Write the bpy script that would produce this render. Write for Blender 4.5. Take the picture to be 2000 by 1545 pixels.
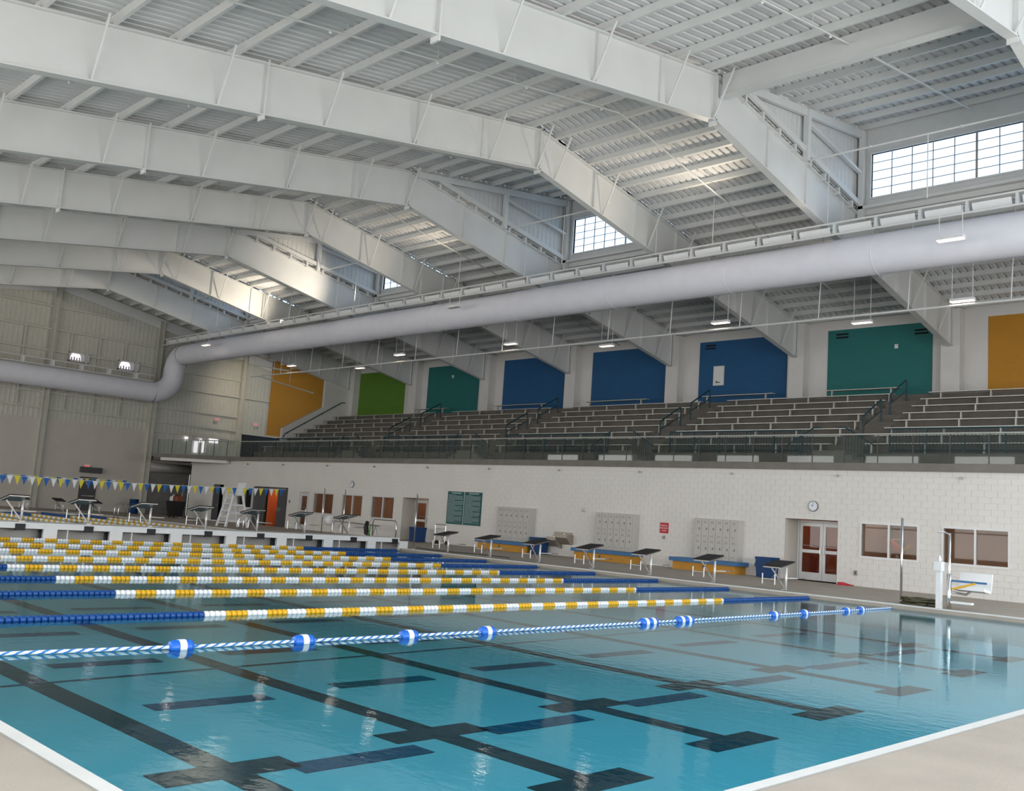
import bpy, math, random
from mathutils import Vector, Matrix
random.seed(7)
for o in list(bpy.data.objects): bpy.data.objects.remove(o)
SC = bpy.context.scene
COL = SC.collection
# ------------------------------------------------------------------ camera
CAM = Vector((13.215, -2.412, 1.672)); YAW, PITCH, ROLL, FPX = -0.787, 0.124, 0.068, 1899.7
def cam_axes():
    f = Vector((math.sin(YAW)*math.cos(PITCH), math.cos(YAW)*math.cos(PITCH), math.sin(PITCH)))
    r = f.cross(Vector((0, 0, 1))).normalized(); u = r.cross(f)
    c, s = math.cos(ROLL), math.sin(ROLL)
    return f, c*r+s*u, -s*r+c*u
FW, RT, UP = cam_axes()
cd = bpy.data.cameras.new('camera'); cam = bpy.data.objects.new('camera', cd); COL.objects.link(cam)
cd.sensor_fit = 'HORIZONTAL'; cd.sensor_width = 36; cd.lens = FPX*36/2000; cd.clip_start = .1; cd.clip_end = 400
m = Matrix((RT, UP, -FW)).transposed().to_4x4(); m.translation = CAM; cam.matrix_world = m
SC.camera = cam
def ray(px, py): return FW + (px-1000)/FPX*RT + (773-py)/FPX*UP
def on(px, py, ax, c):
    d = ray(px, py); return CAM + d*((c-CAM[ax])/d[ax])
# ------------------------------------------------------------------ colour management, sky, daylight
SC.view_settings.view_transform = 'Standard'; SC.view_settings.look = 'None'
SC.view_settings.gamma = 1; SC.view_settings.use_curve_mapping = False
SC.view_settings.exposure = -1.03
SC.cycles.max_bounces = 7; SC.cycles.diffuse_bounces = 3; SC.cycles.glossy_bounces = 3; SC.cycles.transparent_max_bounces = 10
SC.cycles.adaptive_threshold = .07; SC.cycles.caustics_reflective = False; SC.cycles.caustics_refractive = False
W = bpy.data.worlds.new('sky'); SC.world = W; W.use_nodes = True
nt = W.node_tree; bg = nt.nodes['Background']
bg.inputs['Color'].default_value = (.66, .83, 1, 1); bg.inputs['Strength'].default_value = 5.0
def area(name, loc, sx, sy, power, col, direction):
    l = bpy.data.lights.new(name, 'AREA'); l.shape = 'RECTANGLE'; l.size = sx; l.size_y = sy; l.energy = power; l.color = col
    o = bpy.data.objects.new(name, l); COL.objects.link(o); o.location = loc
    o.rotation_euler = Vector(direction).to_track_quat('-Z', 'Y').to_euler(); return o
DAY = (1, .985, .955)
WIN_LONG = [(15-i*6.6, 4.5, 4.0, 7.2) for i in range(11)]      # x, z, width, height of the tall windows in the wall behind the photographer
for x, z, w, h in WIN_LONG: area('daylight_long_wall', (x, -8.75, z), w, h, 1000, DAY, (0, 1, 0))
END_FILL = [(-2+i*7.5, 4.3, 6.4, 6.4) for i in range(5)]         # y, z, width, height of lights added before the solid near end wall
for y, z, w, h in END_FILL: area('near_end_fill', (20.7, y, z), w, h, 1750, DAY, (-1, 0, 0))
# ------------------------------------------------------------------ materials
def mat(name, col, rough=.6, metal=0, noise=0, nscale=3, bump=0, bscale=40, spec=.4, emit=0, emitcol=None):
    M = bpy.data.materials.new(name); M.use_nodes = True; t = M.node_tree; b = t.nodes['Principled BSDF']
    b.inputs['Base Color'].default_value = (*col, 1); b.inputs['Roughness'].default_value = rough; b.inputs['Metallic'].default_value = metal
    b.inputs['Specular IOR Level'].default_value = spec
    tc = t.nodes.new('ShaderNodeTexCoord')
    if noise:
        n = t.nodes.new('ShaderNodeTexNoise'); n.inputs['Scale'].default_value = nscale; n.inputs['Detail'].default_value = 5
        t.links.new(tc.outputs['Object'], n.inputs['Vector'])
        r = t.nodes.new('ShaderNodeValToRGB')
        r.color_ramp.elements[0].position = .3; r.color_ramp.elements[1].position = .7
        r.color_ramp.elements[0].color = (*[c*(1-noise) for c in col], 1); r.color_ramp.elements[1].color = (*[min(1, c*(1+noise)) for c in col], 1)
        t.links.new(n.outputs['Fac'], r.inputs['Fac']); t.links.new(r.outputs['Color'], b.inputs['Base Color'])
    if bump:
        n = t.nodes.new('ShaderNodeTexNoise'); n.inputs['Scale'].default_value = bscale; n.inputs['Detail'].default_value = 3
        t.links.new(tc.outputs['Object'], n.inputs['Vector'])
        bp = t.nodes.new('ShaderNodeBump'); bp.inputs['Strength'].default_value = bump; bp.inputs['Distance'].default_value = .02
        t.links.new(n.outputs['Fac'], bp.inputs['Height']); t.links.new(bp.outputs['Normal'], b.inputs['Normal'])
    if emit:
        b.inputs['Emission Color'].default_value = (*(emitcol or col), 1); b.inputs['Emission Strength'].default_value = emit
    return M
def glass(name, tint, refl=.08, rough=.02):
    M = bpy.data.materials.new(name); M.use_nodes = True; t = M.node_tree; t.nodes.remove(t.nodes['Principled BSDF'])
    tr = t.nodes.new('ShaderNodeBsdfTransparent'); tr.inputs['Color'].default_value = (*tint, 1)
    g = t.nodes.new('ShaderNodeBsdfGlossy'); g.inputs['Roughness'].default_value = rough
    lw_ = t.nodes.new('ShaderNodeLayerWeight'); lw_.inputs['Blend'].default_value = .5          # Schlick reflectance, the same from both sides of the pane
    pw = t.nodes.new('ShaderNodeMath'); pw.operation = 'POWER'; pw.inputs[1].default_value = 5; t.links.new(lw_.outputs['Facing'], pw.inputs[0])
    ma = t.nodes.new('ShaderNodeMath'); ma.operation = 'MULTIPLY_ADD'; ma.inputs[1].default_value = 1-refl/2; ma.inputs[2].default_value = refl/2; t.links.new(pw.outputs[0], ma.inputs[0])
    mx = t.nodes.new('ShaderNodeMixShader'); t.links.new(ma.outputs[0], mx.inputs['Fac'])
    t.links.new(tr.outputs[0], mx.inputs[1]); t.links.new(g.outputs[0], mx.inputs[2])
    t.links.new(mx.outputs[0], t.nodes['Material Output'].inputs['Surface']); return M
def block_paint(name, col, bw=.4, bh=.2):
    M = mat(name, col, .6, noise=.03, nscale=1.2); t = M.node_tree; b = t.nodes['Principled BSDF']
    tc = t.nodes.new('ShaderNodeTexCoord'); mp = t.nodes.new('ShaderNodeMapping'); mp.inputs['Rotation'].default_value = (math.pi/2, 0, 0)
    br = t.nodes.new('ShaderNodeTexBrick'); br.inputs['Scale'].default_value = 1; br.inputs['Brick Width'].default_value = bw; br.inputs['Row Height'].default_value = bh
    br.inputs['Mortar Size'].default_value = .008; br.inputs['Color1'].default_value = (1, 1, 1, 1); br.inputs['Color2'].default_value = (1, 1, 1, 1); br.inputs['Mortar'].default_value = (0, 0, 0, 1)
    bp = t.nodes.new('ShaderNodeBump'); bp.inputs['Strength'].default_value = .35; bp.inputs['Distance'].default_value = .01
    t.links.new(tc.outputs['Object'], mp.inputs['Vector']); t.links.new(mp.outputs['Vector'], br.inputs['Vector'])
    t.links.new(br.outputs['Color'], bp.inputs['Height']); t.links.new(bp.outputs['Normal'], b.inputs['Normal']); return M
def tile_mat(name, col, s, dark):
    M = mat(name, col, .5); t = M.node_tree; b = t.nodes['Principled BSDF']
    tc = t.nodes.new('ShaderNodeTexCoord'); v = t.nodes.new('ShaderNodeTexVoronoi'); v.inputs['Scale'].default_value = s
    r = t.nodes.new('ShaderNodeValToRGB'); r.color_ramp.elements[0].color = (*dark, 1); r.color_ramp.elements[1].color = (*col, 1)
    t.links.new(tc.outputs['Object'], v.inputs['Vector']); t.links.new(v.outputs['Color'], r.inputs['Fac']); t.links.new(r.outputs['Color'], b.inputs['Base Color']); return M
def water_mat():
    M = bpy.data.materials.new('pool_water'); M.use_nodes = True; t = M.node_tree; t.nodes.remove(t.nodes['Principled BSDF'])
    tr = t.nodes.new('ShaderNodeBsdfTransparent'); tr.inputs['Color'].default_value = (.42, .90, 1, 1)
    g = t.nodes.new('ShaderNodeBsdfGlossy'); g.inputs['Roughness'].default_value = .015; g.inputs['Color'].default_value = (.84, .95, 1, 1)
    tc = t.nodes.new('ShaderNodeTexCoord'); mp = t.nodes.new('ShaderNodeMapping'); mp.inputs['Scale'].default_value = (1, 1.6, 1)
    n = t.nodes.new('ShaderNodeTexNoise'); n.inputs['Scale'].default_value = 5.0; n.inputs['Detail'].default_value = 5
    t.links.new(tc.outputs['Object'], mp.inputs['Vector']); t.links.new(mp.outputs['Vector'], n.inputs['Vector'])
    bp = t.nodes.new('ShaderNodeBump'); bp.inputs['Strength'].default_value = .065; bp.inputs['Distance'].default_value = .03
    t.links.new(n.outputs['Fac'], bp.inputs['Height'])
    fr = t.nodes.new('ShaderNodeFresnel'); fr.inputs['IOR'].default_value = 1.29
    t.links.new(bp.outputs['Normal'], g.inputs['Normal']); t.links.new(bp.outputs['Normal'], fr.inputs['Normal'])
    mx = t.nodes.new('ShaderNodeMixShader'); t.links.new(fr.outputs['Fac'], mx.inputs['Fac'])
    t.links.new(tr.outputs[0], mx.inputs[1]); t.links.new(g.outputs[0], mx.inputs[2])
    t.links.new(mx.outputs[0], t.nodes['Material Output'].inputs['Surface']); return M
M = dict(
    steel=mat('white_painted_steel', (.74, .75, .74), .45, noise=.03, nscale=.8),
    deckroof=mat('white_roof_deck', (.71, .715, .72), .5, noise=.04, nscale=.6),
    siding=mat('white_metal_siding', (.70, .71, .70), .5, noise=.03),
    endsiding=mat('cream_metal_siding', (.62, .61, .54), .55, noise=.04),
    block=mat('painted_block', (.78, .755, .72), .6, noise=.03, nscale=.7, bump=.15, bscale=60),
    joint=mat('block_joint', (.70, .68, .645), .8, noise=.05),
    endblock=block_paint('end_wall_block_paint', (.62, .58, .52)),
    upper=block_paint('upper_wall_white_paint', (.74, .72, .70)),
    concrete=mat('grey_concrete', (.20, .185, .165), .8, noise=.10, nscale=2, bump=.2),
    tier=mat('tier_concrete', (.15, .137, .122), .85, noise=.12, nscale=2, bump=.2),
    deck=mat('pool_deck_concrete', (.41, .36, .305), .7, noise=.08, nscale=1.5, bump=.2),
    coping=mat('white_coping', (.72, .72, .70), .4, noise=.04),
    band=tile_mat('blue_tile_band', (.14, .32, .46), 40, (.10, .25, .40)),
    basin=mat('pool_plaster', (.78, .95, .98), .6, noise=.04, nscale=.5),
    lane=tile_mat('black_lane_tile', (.045, .05, .06), 30, (.012, .014, .02)),
    lane2=tile_mat('navy_cross_lane_tile', (.03, .13, .22), 30, (.015, .08, .16)),
    water=water_mat(),
    duct=mat('white_fabric_duct', (.80, .80, .87), .75, noise=.03, nscale=1.5),
    teal=block_paint('teal_wall_paint', (.018, .17, .165)), blue=block_paint('blue_wall_paint', (.013, .098, .245)),
    green=block_paint('green_wall_paint', (.11, .25, .025)), orange=block_paint('orange_wall_paint', (.52, .235, .018)),
    alu=mat('aluminium', (.60, .59, .55), .4, .4, noise=.05), bracket=mat('bench_bracket', (.58, .57, .52), .45, .3, noise=.05),
    rail=mat('dark_teal_paint', (.012, .055, .075), .4, noise=.05), glassrail=glass('rail_glass', (.88, .92, .91), .055),
    pane=glass('frosted_daylight_glass', (.93, .96, 1), .05), darkpane=glass('tinted_window_glass', (.80, .78, .76), .045),
    satin=mat('satin_steel', (.82, .82, .82), .4, .45, noise=.03), fountain=mat('brushed_bronze_steel', (.36, .32, .27), .4, .5, noise=.05),
    chrome=mat('stainless_steel', (.75, .75, .76), .18, 1, noise=.03), chromed=mat('brushed_steel_dark', (.30, .28, .27), .35, .8, noise=.05),
    blacktop=mat('black_grit_top', (.022, .021, .022), .8, noise=.2, nscale=30, bump=.3, bscale=120),
    white=mat('white_plastic', (.82, .83, .84), .4, noise=.03), fwhite=mat('white_float', (.85, .87, .90), .35, noise=.03),
    fyellow=mat('yellow_float', (.78, .44, .015), .35, noise=.06), fblue=mat('blue_float', (.004, .065, .27), .35, noise=.08),
    buoy=mat('bright_blue_buoy', (.012, .14, .62), .3, noise=.05), ropew=mat('white_rope', (.80, .84, .88), .7, noise=.05), ropeb=mat('blue_rope', (.04, .20, .55), .7, noise=.05),
    flagy=mat('yellow_pennant', (.72, .62, .05), .6, noise=.05), flagb=mat('blue_pennant', (.015, .13, .44), .6, noise=.05), flagw=mat('white_pennant', (.78, .80, .82), .6, noise=.03),
    locker=mat('grey_locker_enamel', (.50, .48, .44), .45, noise=.03), lockerd=mat('grey_locker_door', (.53, .51, .47), .4, noise=.03), latch=mat('grey_latch', (.27, .26, .245), .5, noise=.05), slit=mat('dark_slit', (.12, .115, .11), .7, noise=.1),
    obase=mat('orange_bench_base', (.56, .27, .035), .6, noise=.06), btop=mat('blue_bench_top', (.055, .17, .36), .5, noise=.06),
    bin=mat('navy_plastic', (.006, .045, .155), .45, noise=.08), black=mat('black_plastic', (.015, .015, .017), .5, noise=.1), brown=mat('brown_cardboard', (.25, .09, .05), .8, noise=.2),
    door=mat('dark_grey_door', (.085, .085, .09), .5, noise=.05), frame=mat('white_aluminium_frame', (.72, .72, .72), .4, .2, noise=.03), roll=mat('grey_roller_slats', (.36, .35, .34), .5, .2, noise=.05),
    room=mat('orange_room_paint', (.62, .14, .035), .7, noise=.06), roomb=mat('brown_room_paint', (.45, .24, .14), .7, noise=.08), tan=mat('tan_room_paint', (.55, .36, .25), .7, noise=.1),
    red=mat('red_sign', (.55, .02, .035), .5, noise=.04), redglow=mat('red_exit_letters', (.9, .05, .04), .5, emit=1.2, emitcol=(1, .06, .05), noise=.02),
    signg=mat('dark_green_board', (.012, .10, .10), .5, noise=.05), signl=mat('pale_lettering', (.42, .52, .50), .6, noise=.05), clock=mat('clock_face', (.80, .84, .90), .4, noise=.02),
    lamp=mat('lit_lamp_lens', (1, .8, .68), .5, emit=4, emitcol=(1, .74, .62), noise=.01), lampoff=mat('unlit_lamp_lens', (.70, .70, .68), .5, noise=.03),
    sky=mat('sky_reflection_glow', (.9, .93, 1), .5, emit=1.7, emitcol=(1, .90, .97), noise=.02),  # glow for sky in the arched vents and reflections in the door
    hose=mat('olive_hose', (.10, .095, .055), .7, noise=.15), green2=mat('lime_green_plastic', (.10, .42, .06), .5, noise=.05), hedge=mat('hedge_leaves', (.08, .22, .04), .9, noise=.4, nscale=6),
    lawn=mat('lawn', (.12, .22, .06), .9, noise=.2))
# ------------------------------------------------------------------ helpers
class MB:
    def __init__(s): s.v = []; s.f = []
    def add(s, vs, fs):
        n = len(s.v); s.v += [tuple(v) for v in vs]; s.f += [tuple(i+n for i in f) for f in fs]; return s
    def box(s, x0, x1, y0, y1, z0, z1):
        x0, x1 = sorted((x0, x1)); y0, y1 = sorted((y0, y1)); z0, z1 = sorted((z0, z1))
        return s.add([(x, y, z) for z in (z0, z1) for y in (y0, y1) for x in (x0, x1)], [(0, 2, 3, 1), (4, 5, 7, 6), (0, 1, 5, 4), (2, 6, 7, 3), (0, 4, 6, 2), (1, 3, 7, 5)])
    def bar(s, a, b, w, h, up=(0, 0, 1)):
        a, b = Vector(a), Vector(b); d = (b-a).normalized(); u = Vector(up)
        if abs(d.dot(u)) > .99: u = Vector((1, 0, 0))
        sd = d.cross(u).normalized(); u = sd.cross(d)
        vs = [p+sd*i*w/2+u*j*h/2 for p in (a, b) for i, j in ((-1, -1), (1, -1), (1, 1), (-1, 1))]
        return s.add(vs, [(3, 2, 1, 0), (4, 5, 6, 7), (0, 1, 5, 4), (1, 2, 6, 5), (2, 3, 7, 6), (3, 0, 4, 7)])
    def tube(s, pts, r, n=8, cap=True, close=False):
        pts = [Vector(p) for p in pts]; N = len(pts); rings = []; pu = None
        for i, p in enumerate(pts):
            a = pts[(i-1) % N] if (i or close) else pts[0]; b = pts[(i+1) % N] if (i < N-1 or close) else pts[-1]
            d = (b-a).normalized()
            if pu is None: pu = Vector((0, 0, 1)) if abs(d.z) < .9 else Vector((1, 0, 0))
            u = (pu-d*pu.dot(d)).normalized(); pu = u; sd = d.cross(u)
            rr = r[i] if isinstance(r, (list, tuple)) else r
            rings.append([p+(sd*math.cos(2*math.pi*k/n)+u*math.sin(2*math.pi*k/n))*rr for k in range(n)])
        fs = []
        for i in range(N if close else N-1):
            j = (i+1) % N
            for k in range(n): fs.append((i*n+k, i*n+(k+1) % n, j*n+(k+1) % n, j*n+k))
        if cap and not close: fs += [tuple(range(n))[::-1], tuple(range((N-1)*n, N*n))]
        return s.add([v for r_ in rings for v in r_], fs)
    def prism(s, poly, ax, a, b):
        # poly in the two other axes, extruded along ax
        def mk(c, q):
            v = list(q); v.insert(ax, c); return v
        n = len(poly)
        return s.add([mk(c, q) for c in (a, b) for q in poly], [tuple(range(n))[::-1], tuple(range(n, 2*n))]+[(i, (i+1) % n, n+(i+1) % n, n+i) for i in range(n)])
    def lathe(s, prof, o, ax=2, n=16):
        vs = []
        for r, h in prof:
            for k in range(n):
                c, d = r*math.cos(2*math.pi*k/n), r*math.sin(2*math.pi*k/n)
                v = [c, d]; v.insert(ax, h); vs.append((o[0]+v[0], o[1]+v[1], o[2]+v[2]))
        fs = [(i*n+k, i*n+(k+1) % n, (i+1)*n+(k+1) % n, (i+1)*n+k) for i in range(len(prof)-1) for k in range(n)]
        fs += [tuple(range(n))[::-1], tuple(range((len(prof)-1)*n, len(prof)*n))]
        return s.add(vs, fs)
def B(*a): return MB().box(*a)
def wloc(o):
    v = Vector((0, 0, 0))
    while o: v += o.location; o = o.parent
    return v
def setp(o, label=None, cat=None, group=None, kind=None):
    if label: o['label'] = label
    if cat: o['category'] = cat
    if group: o['group'] = group
    if kind: o['kind'] = kind
    return o
def obj(name, mb, material, parent=None, smooth=False, org=None, **k):
    me = bpy.data.meshes.new(name)
    off = wloc(parent) if parent else Vector(org or (0, 0, 0))
    if not parent and org is None and mb.v:
        xs, ys, zs = zip(*mb.v); off = Vector(((min(xs)+max(xs))/2, (min(ys)+max(ys))/2, min(zs)))
    me.from_pydata([(v[0]-off.x, v[1]-off.y, v[2]-off.z) for v in mb.v], [], mb.f); me.update()
    if smooth:
        for p in me.polygons: p.use_smooth = True
    me.materials.append(M[material] if isinstance(material, str) else material)
    o = bpy.data.objects.new(name, me); COL.objects.link(o)
    if parent: o.parent = parent
    else: o.location = off
    return setp(o, **k)
def thing(name, label=None, cat=None, loc=(0, 0, 0), group=None, kind=None, rz=0):
    o = bpy.data.objects.new(name, None); COL.objects.link(o); o.empty_display_size = .2; o.location = loc; o.rotation_euler.z = rz
    return setp(o, label, cat, group, kind)
def dup(o, parent=None, loc=None, rz=None, label=None, group=None):
    c = o.copy(); COL.objects.link(c)
    if parent is not None: c.parent = parent
    if loc is not None: c.location = loc
    if rz is not None: c.rotation_euler.z = rz
    setp(c, label, None, group)
    for ch in list(o.children): dup(ch, c)
    return c
def inst(o, parent, loc, name=None):       # one more piece sharing a mesh; loc in world
    c = bpy.data.objects.new(name or o.name.split('.')[0], o.data); COL.objects.link(c); c.parent = parent; c.location = Vector(loc)-wloc(parent); return c
def place_first(o, parent, loc): o.parent = parent; o.location = Vector(loc)-wloc(parent)
def text(name, body, size, parent, loc, rot, material, depth=.004, align='CENTER'):
    cu = bpy.data.curves.new(name, 'FONT'); cu.body = body; cu.size = size; cu.align_x = align; cu.align_y = 'CENTER'; cu.extrude = depth
    t = bpy.data.objects.new(name, cu); COL.objects.link(t); bpy.context.view_layer.update()
    me = bpy.data.meshes.new_from_object(t.evaluated_get(bpy.context.evaluated_depsgraph_get()))
    bpy.data.objects.remove(t); me.materials.clear(); me.materials.append(M[material])
    o = bpy.data.objects.new(name, me); COL.objects.link(o); o.parent = parent; o.location = Vector(loc)-wloc(parent); o.rotation_euler = rot; return o
ORD = 'first second third fourth fifth sixth seventh eighth ninth tenth eleventh twelfth thirteenth fourteenth'.split()
FACE = (math.pi/2, 0, 0)          # lettering on a wall that faces the pool (-Y)
# ------------------------------------------------------------------ main dimensions
XF = [12.9, 5.3]+[-3.54-7.62*k for k in range(7)]     # steel frames; XF[2] is the nearest one fully in view
XEND, XNEAR, YBACK, YCAM = -56.88, 20.9, 42.6, -9.0
YW, ZD = 30.29, .11                            # block wall under the balcony, deck level
RY, RZ = 22.4, 16.25                           # ridge line of the roof deck
def roofz(y): return RZ+.165*(y-RY) if y < RY else RZ-.182*(y-RY)
def dormz(y): return RZ+.150*(y-RY)
DORM = [(XF[i+1], XF[i]) for i in (1, 3, 5, 7)]   # raised bays, (far, near)
YD = 32.5
# ------------------------------------------------------------------ structure: floor, basin, water
PX0, PX1, PY1 = -48.0, 9.9, 22.86
fl = MB()
xo = (XEND-.3, PX0-.09, PX1+.09, XNEAR); yo = (YCAM, -.09, PY1+.09, YW+8)
vs = [(x, y, ZD) for y in yo for x in xo]
fl.add(vs, [(j*4+i, j*4+i+1, j*4+i+5, j*4+i+4) for j in range(3) for i in range(3) if not (i == 1 and j == 1)])
obj('floor', fl, 'deck', kind='structure')
cp = MB(); ring = [(PX0, 0), (PX1, 0), (PX1, PY1), (PX0, PY1)]; ring2 = [(PX0-.10, -.10), (PX1+.10, -.10), (PX1+.10, PY1+.10), (PX0-.10, PY1+.10)]
cp.add([(x, y, ZD+.012) for x, y in ring]+[(x, y, ZD+.012) for x, y in ring2]+[(x, y, ZD-.02) for x, y in ring],
       [(i, (i+1) % 4, 4+(i+1) % 4, 4+i) for i in range(4)]+[(i, 8+i, 8+(i+1) % 4, (i+1) % 4) for i in range(4)])
obj('trim_1', cp, 'coping', kind='structure')
obj('trim_2', MB().add([(x, y, ZD-.02) for x, y in ring]+[(x, y, .0) for x, y in ring], [(i, 4+i, 4+(i+1) % 4, (i+1) % 4) for i in range(4)]), 'deck', kind='structure')
ZB = -.55
basin = obj('pool_basin', MB().add([(x, y, ZB) for x, y in ring]+[(x, y, -.12) for x, y in ring], [(3, 2, 1, 0)[::-1]]+[(i, (i+1) % 4, 4+(i+1) % 4, 4+i) for i in range(4)]), 'basin', kind='structure')
obj('tile_band', MB().add([(x, y, -.12) for x, y in ring]+[(x, y, .0) for x, y in ring], [(i, (i+1) % 4, 4+(i+1) % 4, 4+i) for i in range(4)]), 'band', basin)
YL = [1.95, 4.40, 7.06, 9.76, 12.75, 16.1, 19.6]
zl = ZB+.006
for y in YL:
    xt = 7.16-.098*(y-9.76)
    xc = xt-2.1
    w = .15
    pts = [(-17.9, y-w), (xc-.2, y-w), (xc-.2, y-.62), (xc+.2, y-.62), (xc+.2, y-w), (xt-.2, y-w), (xt-.2, y-.62), (xt+.2, y-.62), (xt+.2, y+.62), (xt-.2, y+.62), (xt-.2, y+w), (xc+.2, y+w), (xc+.2, y+.62), (xc-.2, y+.62), (xc-.2, y+w), (-17.9, y+w)]
    s = MB()
    for (a, b, c, d) in [(-17.9, xt+.2, y-w, y+w), (xc-.2, xc+.2, y-.62, y-w), (xc-.2, xc+.2, y+w, y+.62), (xt-.2, xt+.2, y-.62, y-w), (xt-.2, xt+.2, y+w, y+.62)]:
        s.add([(a, c, zl), (b, c, zl), (b, d, zl), (a, d, zl)], [(0, 1, 2, 3)])
    # weld the T and cross arms into one outline
    n = len(pts); s = MB().add([(px, py, zl) for px, py in pts], [(0, 1, 14, 15), (1, 4, 11, 14), (4, 5, 10, 11), (1, 2, 3, 4), (11, 12, 13, 14), (5, 6, 9, 10), (6, 7, 8, 9)])
    obj('lane_line', s, 'lane', basin)
for k in range(1, -8, -1):
    for a, b in zip(YL[:-1], YL[1:]):
        y = (a+b)/2; x = 3.6-.095*y+2.75*k
        if x < -17: continue
        L = (b-a)*.29
        obj('cross_lane_dash', MB().add([(x-.16, y-L, zl), (x+.16, y-L, zl), (x+.16, y+L, zl), (x-.16, y+L, zl)], [(0, 1, 2, 3)]), 'lane2', basin)
obj('depth_line', MB().add([(1.75-.08*y+dx, y, zl+.002) for y in (0, PY1) for dx in (-.035, .035)], [(0, 1, 3, 2)]), 'lane2', basin)
wt = MB(); nx, ny = 40, 20
obj('pool_water', MB().add([(x, y, 0) for x, y in ring], [(0, 1, 2, 3)]), 'water', label='clear blue pool water with faint ripples reflecting the wall', cat='water', kind='stuff')
# ------------------------------------------------------------------ structure: block wall under the balcony
ZF = 4.10     # underside of the balcony fascia
X0W, X1W = -50.8, XNEAR
DOORS = dict(main=(-4.95, -2.91, ZD, 2.31), side=(-27.2, -25.1, ZD, 2.31), lone=(-37.0, -36.0, ZD, 2.31), dark=(-42.4, -38.3, ZD, 2.51), far=(-47.5, -46.1, ZD, 2.51))
WINS = [(.70, 2.75, 1.11, 2.31), (-2.08, -.08, 1.11, 2.31), (-29.9, -27.9, 1.11, 2.31), (-32.62, -30.7, 1.11, 2.31), (-35.5, -33.47, 1.11, 2.31), (-44.3, -42.4, 1.11, 2.31)]
OPEN = list(DOORS.values())+WINS
wall = thing('wall_side', kind='structure', loc=(-10, YW, ZD))
def free(z0, z1, x0, x1, ops):
    seg = [(x0, x1)]
    for a, b, c, d in ops:
        if min(z1, d)-max(z0, c) > .08:
            out = []
            for p, q in seg:
                if b <= p or a >= q: out.append((p, q)); continue
                if a > p: out.append((p, a))
                if b < q: out.append((b, q))
            seg = out
    return seg
back = MB(); zs = [ZD, 1.11, 2.31, 2.51, ZF+.02]
for z0, z1 in zip(zs[:-1], zs[1:]):
    for a, b in free(z0, z1, X0W, X1W, OPEN): back.box(a, b, YW+.012, YW+.25, z0, z1)
obj('wall_core', back, 'joint', wall, kind='stuff')
far_blocks = MB(); near = []; c = 0; z = ZD
while z < ZF-.02:
    z1 = min(z+.2, ZF)
    for a, b in free(z, z1, X0W, X1W, OPEN):
        x = math.floor((a-(c % 2)*.2)/.4)*.4+(c % 2)*.2
        while x < b:
            p, q = max(x, a), min(x+.4, b); x += .4
            if q-p < .03: continue
            if q-p > .39 and z1-z > .19 and -3.2 < p < 1.75: near.append((p, q, z))
            else: far_blocks.box(p+.003, q-.003, YW, YW+.014, z+.004, z1-.004)
    z = z1; c += 1
near.sort(key=lambda t: -t[0])
for t in near[300:]: far_blocks.box(t[0]+.004, t[1]-.004, YW, YW+.014, t[2]+.004, t[2]+.196)
obj('block', far_blocks, 'block', wall, kind='stuff')
b0 = None
for p, q, z in near[:300]:
    if b0 is None:
        b0 = obj('block', B(-.197, .197, 0, .014, .004, .196), 'block', org=(0, 0, 0)); place_first(b0, wall, ((p+q)/2, YW, z))
    else: inst(b0, wall, ((p+q)/2, YW, z), 'block')
obj('return_wall', B(X0W, X0W+.25, YW+.02, 36, ZD, ZF), 'endblock', wall)
obj('wall_recess', B(XEND, X0W, 36, 36.2, ZD, ZF), 'endblock', kind='structure')
# rooms behind the glass
def room(name, x0, x1, depth, m_, z1=2.9, power=60, colr=(1, .8, .62), split=False):
    s = MB(); y0, y1 = YW+.26, YW+depth
    s.add([(x0, y0, ZD), (x1, y0, ZD), (x1, y1, ZD), (x0, y1, ZD), (x0, y0, z1), (x1, y0, z1), (x1, y1, z1), (x0, y1, z1)], [(0, 1, 2, 3), (4, 7, 6, 5), (0, 3, 7, 4), (1, 5, 6, 2), (2, 6, 7, 3)])
    if split:      # separate planes, so that things can stand between them
        for k, f in enumerate(s.f): obj('%s%d' % (name, k+1), MB().add([s.v[i] for i in f], [(0, 1, 2, 3)]), m_, kind='structure')
    else: obj(name, s, m_, kind='structure')
    if power: area('room_fill_light', ((x0+x1)/2, (y0+y1)/2, z1-.05), x1-x0-.2, .6, power, colr, (0, 0, -1))  # lamp added without fixture to brighten the room behind the glass
room('wall_room_1', -5.2, -2.6, 3.0, 'room', power=16)
room('wall_room_2', -2.4, 3.6, 3.4, 'tan', power=48, split=True)
room('wall_room_3', -27.5, -24.9, 1.6, 'roomb', power=30)
room('wall_room_4', -37.4, -27.6, 2.2, 'roomb', power=60)
room('wall_room_5', -40.9, -39.5, 2.4, 'room', power=30)
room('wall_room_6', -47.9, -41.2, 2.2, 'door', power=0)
# ------------------------------------------------------------------ structure: other walls
YSPL = 29.7
es = MB()    # end wall siding, ribbed sheet
def ribbed(mb, x, y0, y1, zb, zt, pitch=.32, d=.035, s=1):
    """vertical ribbed sheet in a plane x=const; zb, zt functions of y"""
    prof = []; y = y0
    while y < y1-1e-4:
        for t, o in ((0, 0), (.55, 0), (.68, d), (.87, d)):
            yy = y+t*pitch
            if yy < y1: prof.append((yy, o))
        y += pitch
    prof.append((y1, 0))
    vs = [(x+s*o, yy, zb(yy)) for yy, o in prof]+[(x+s*o, yy, zt(yy)) for yy, o in prof]; n = len(prof)
    mb.add(vs, [(i, i+1, n+i+1, n+i) for i in range(n-1)])
we = thing('wall_far_end', kind='structure', loc=(XEND, 20, ZD))
ribbed(es, XEND, YCAM, 45.3, lambda y: 6.15 if y < YSPL else 4.4, lambda y: roofz(y)+.12, .32, .014)
obj('siding', es, 'endsiding', we)
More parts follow.
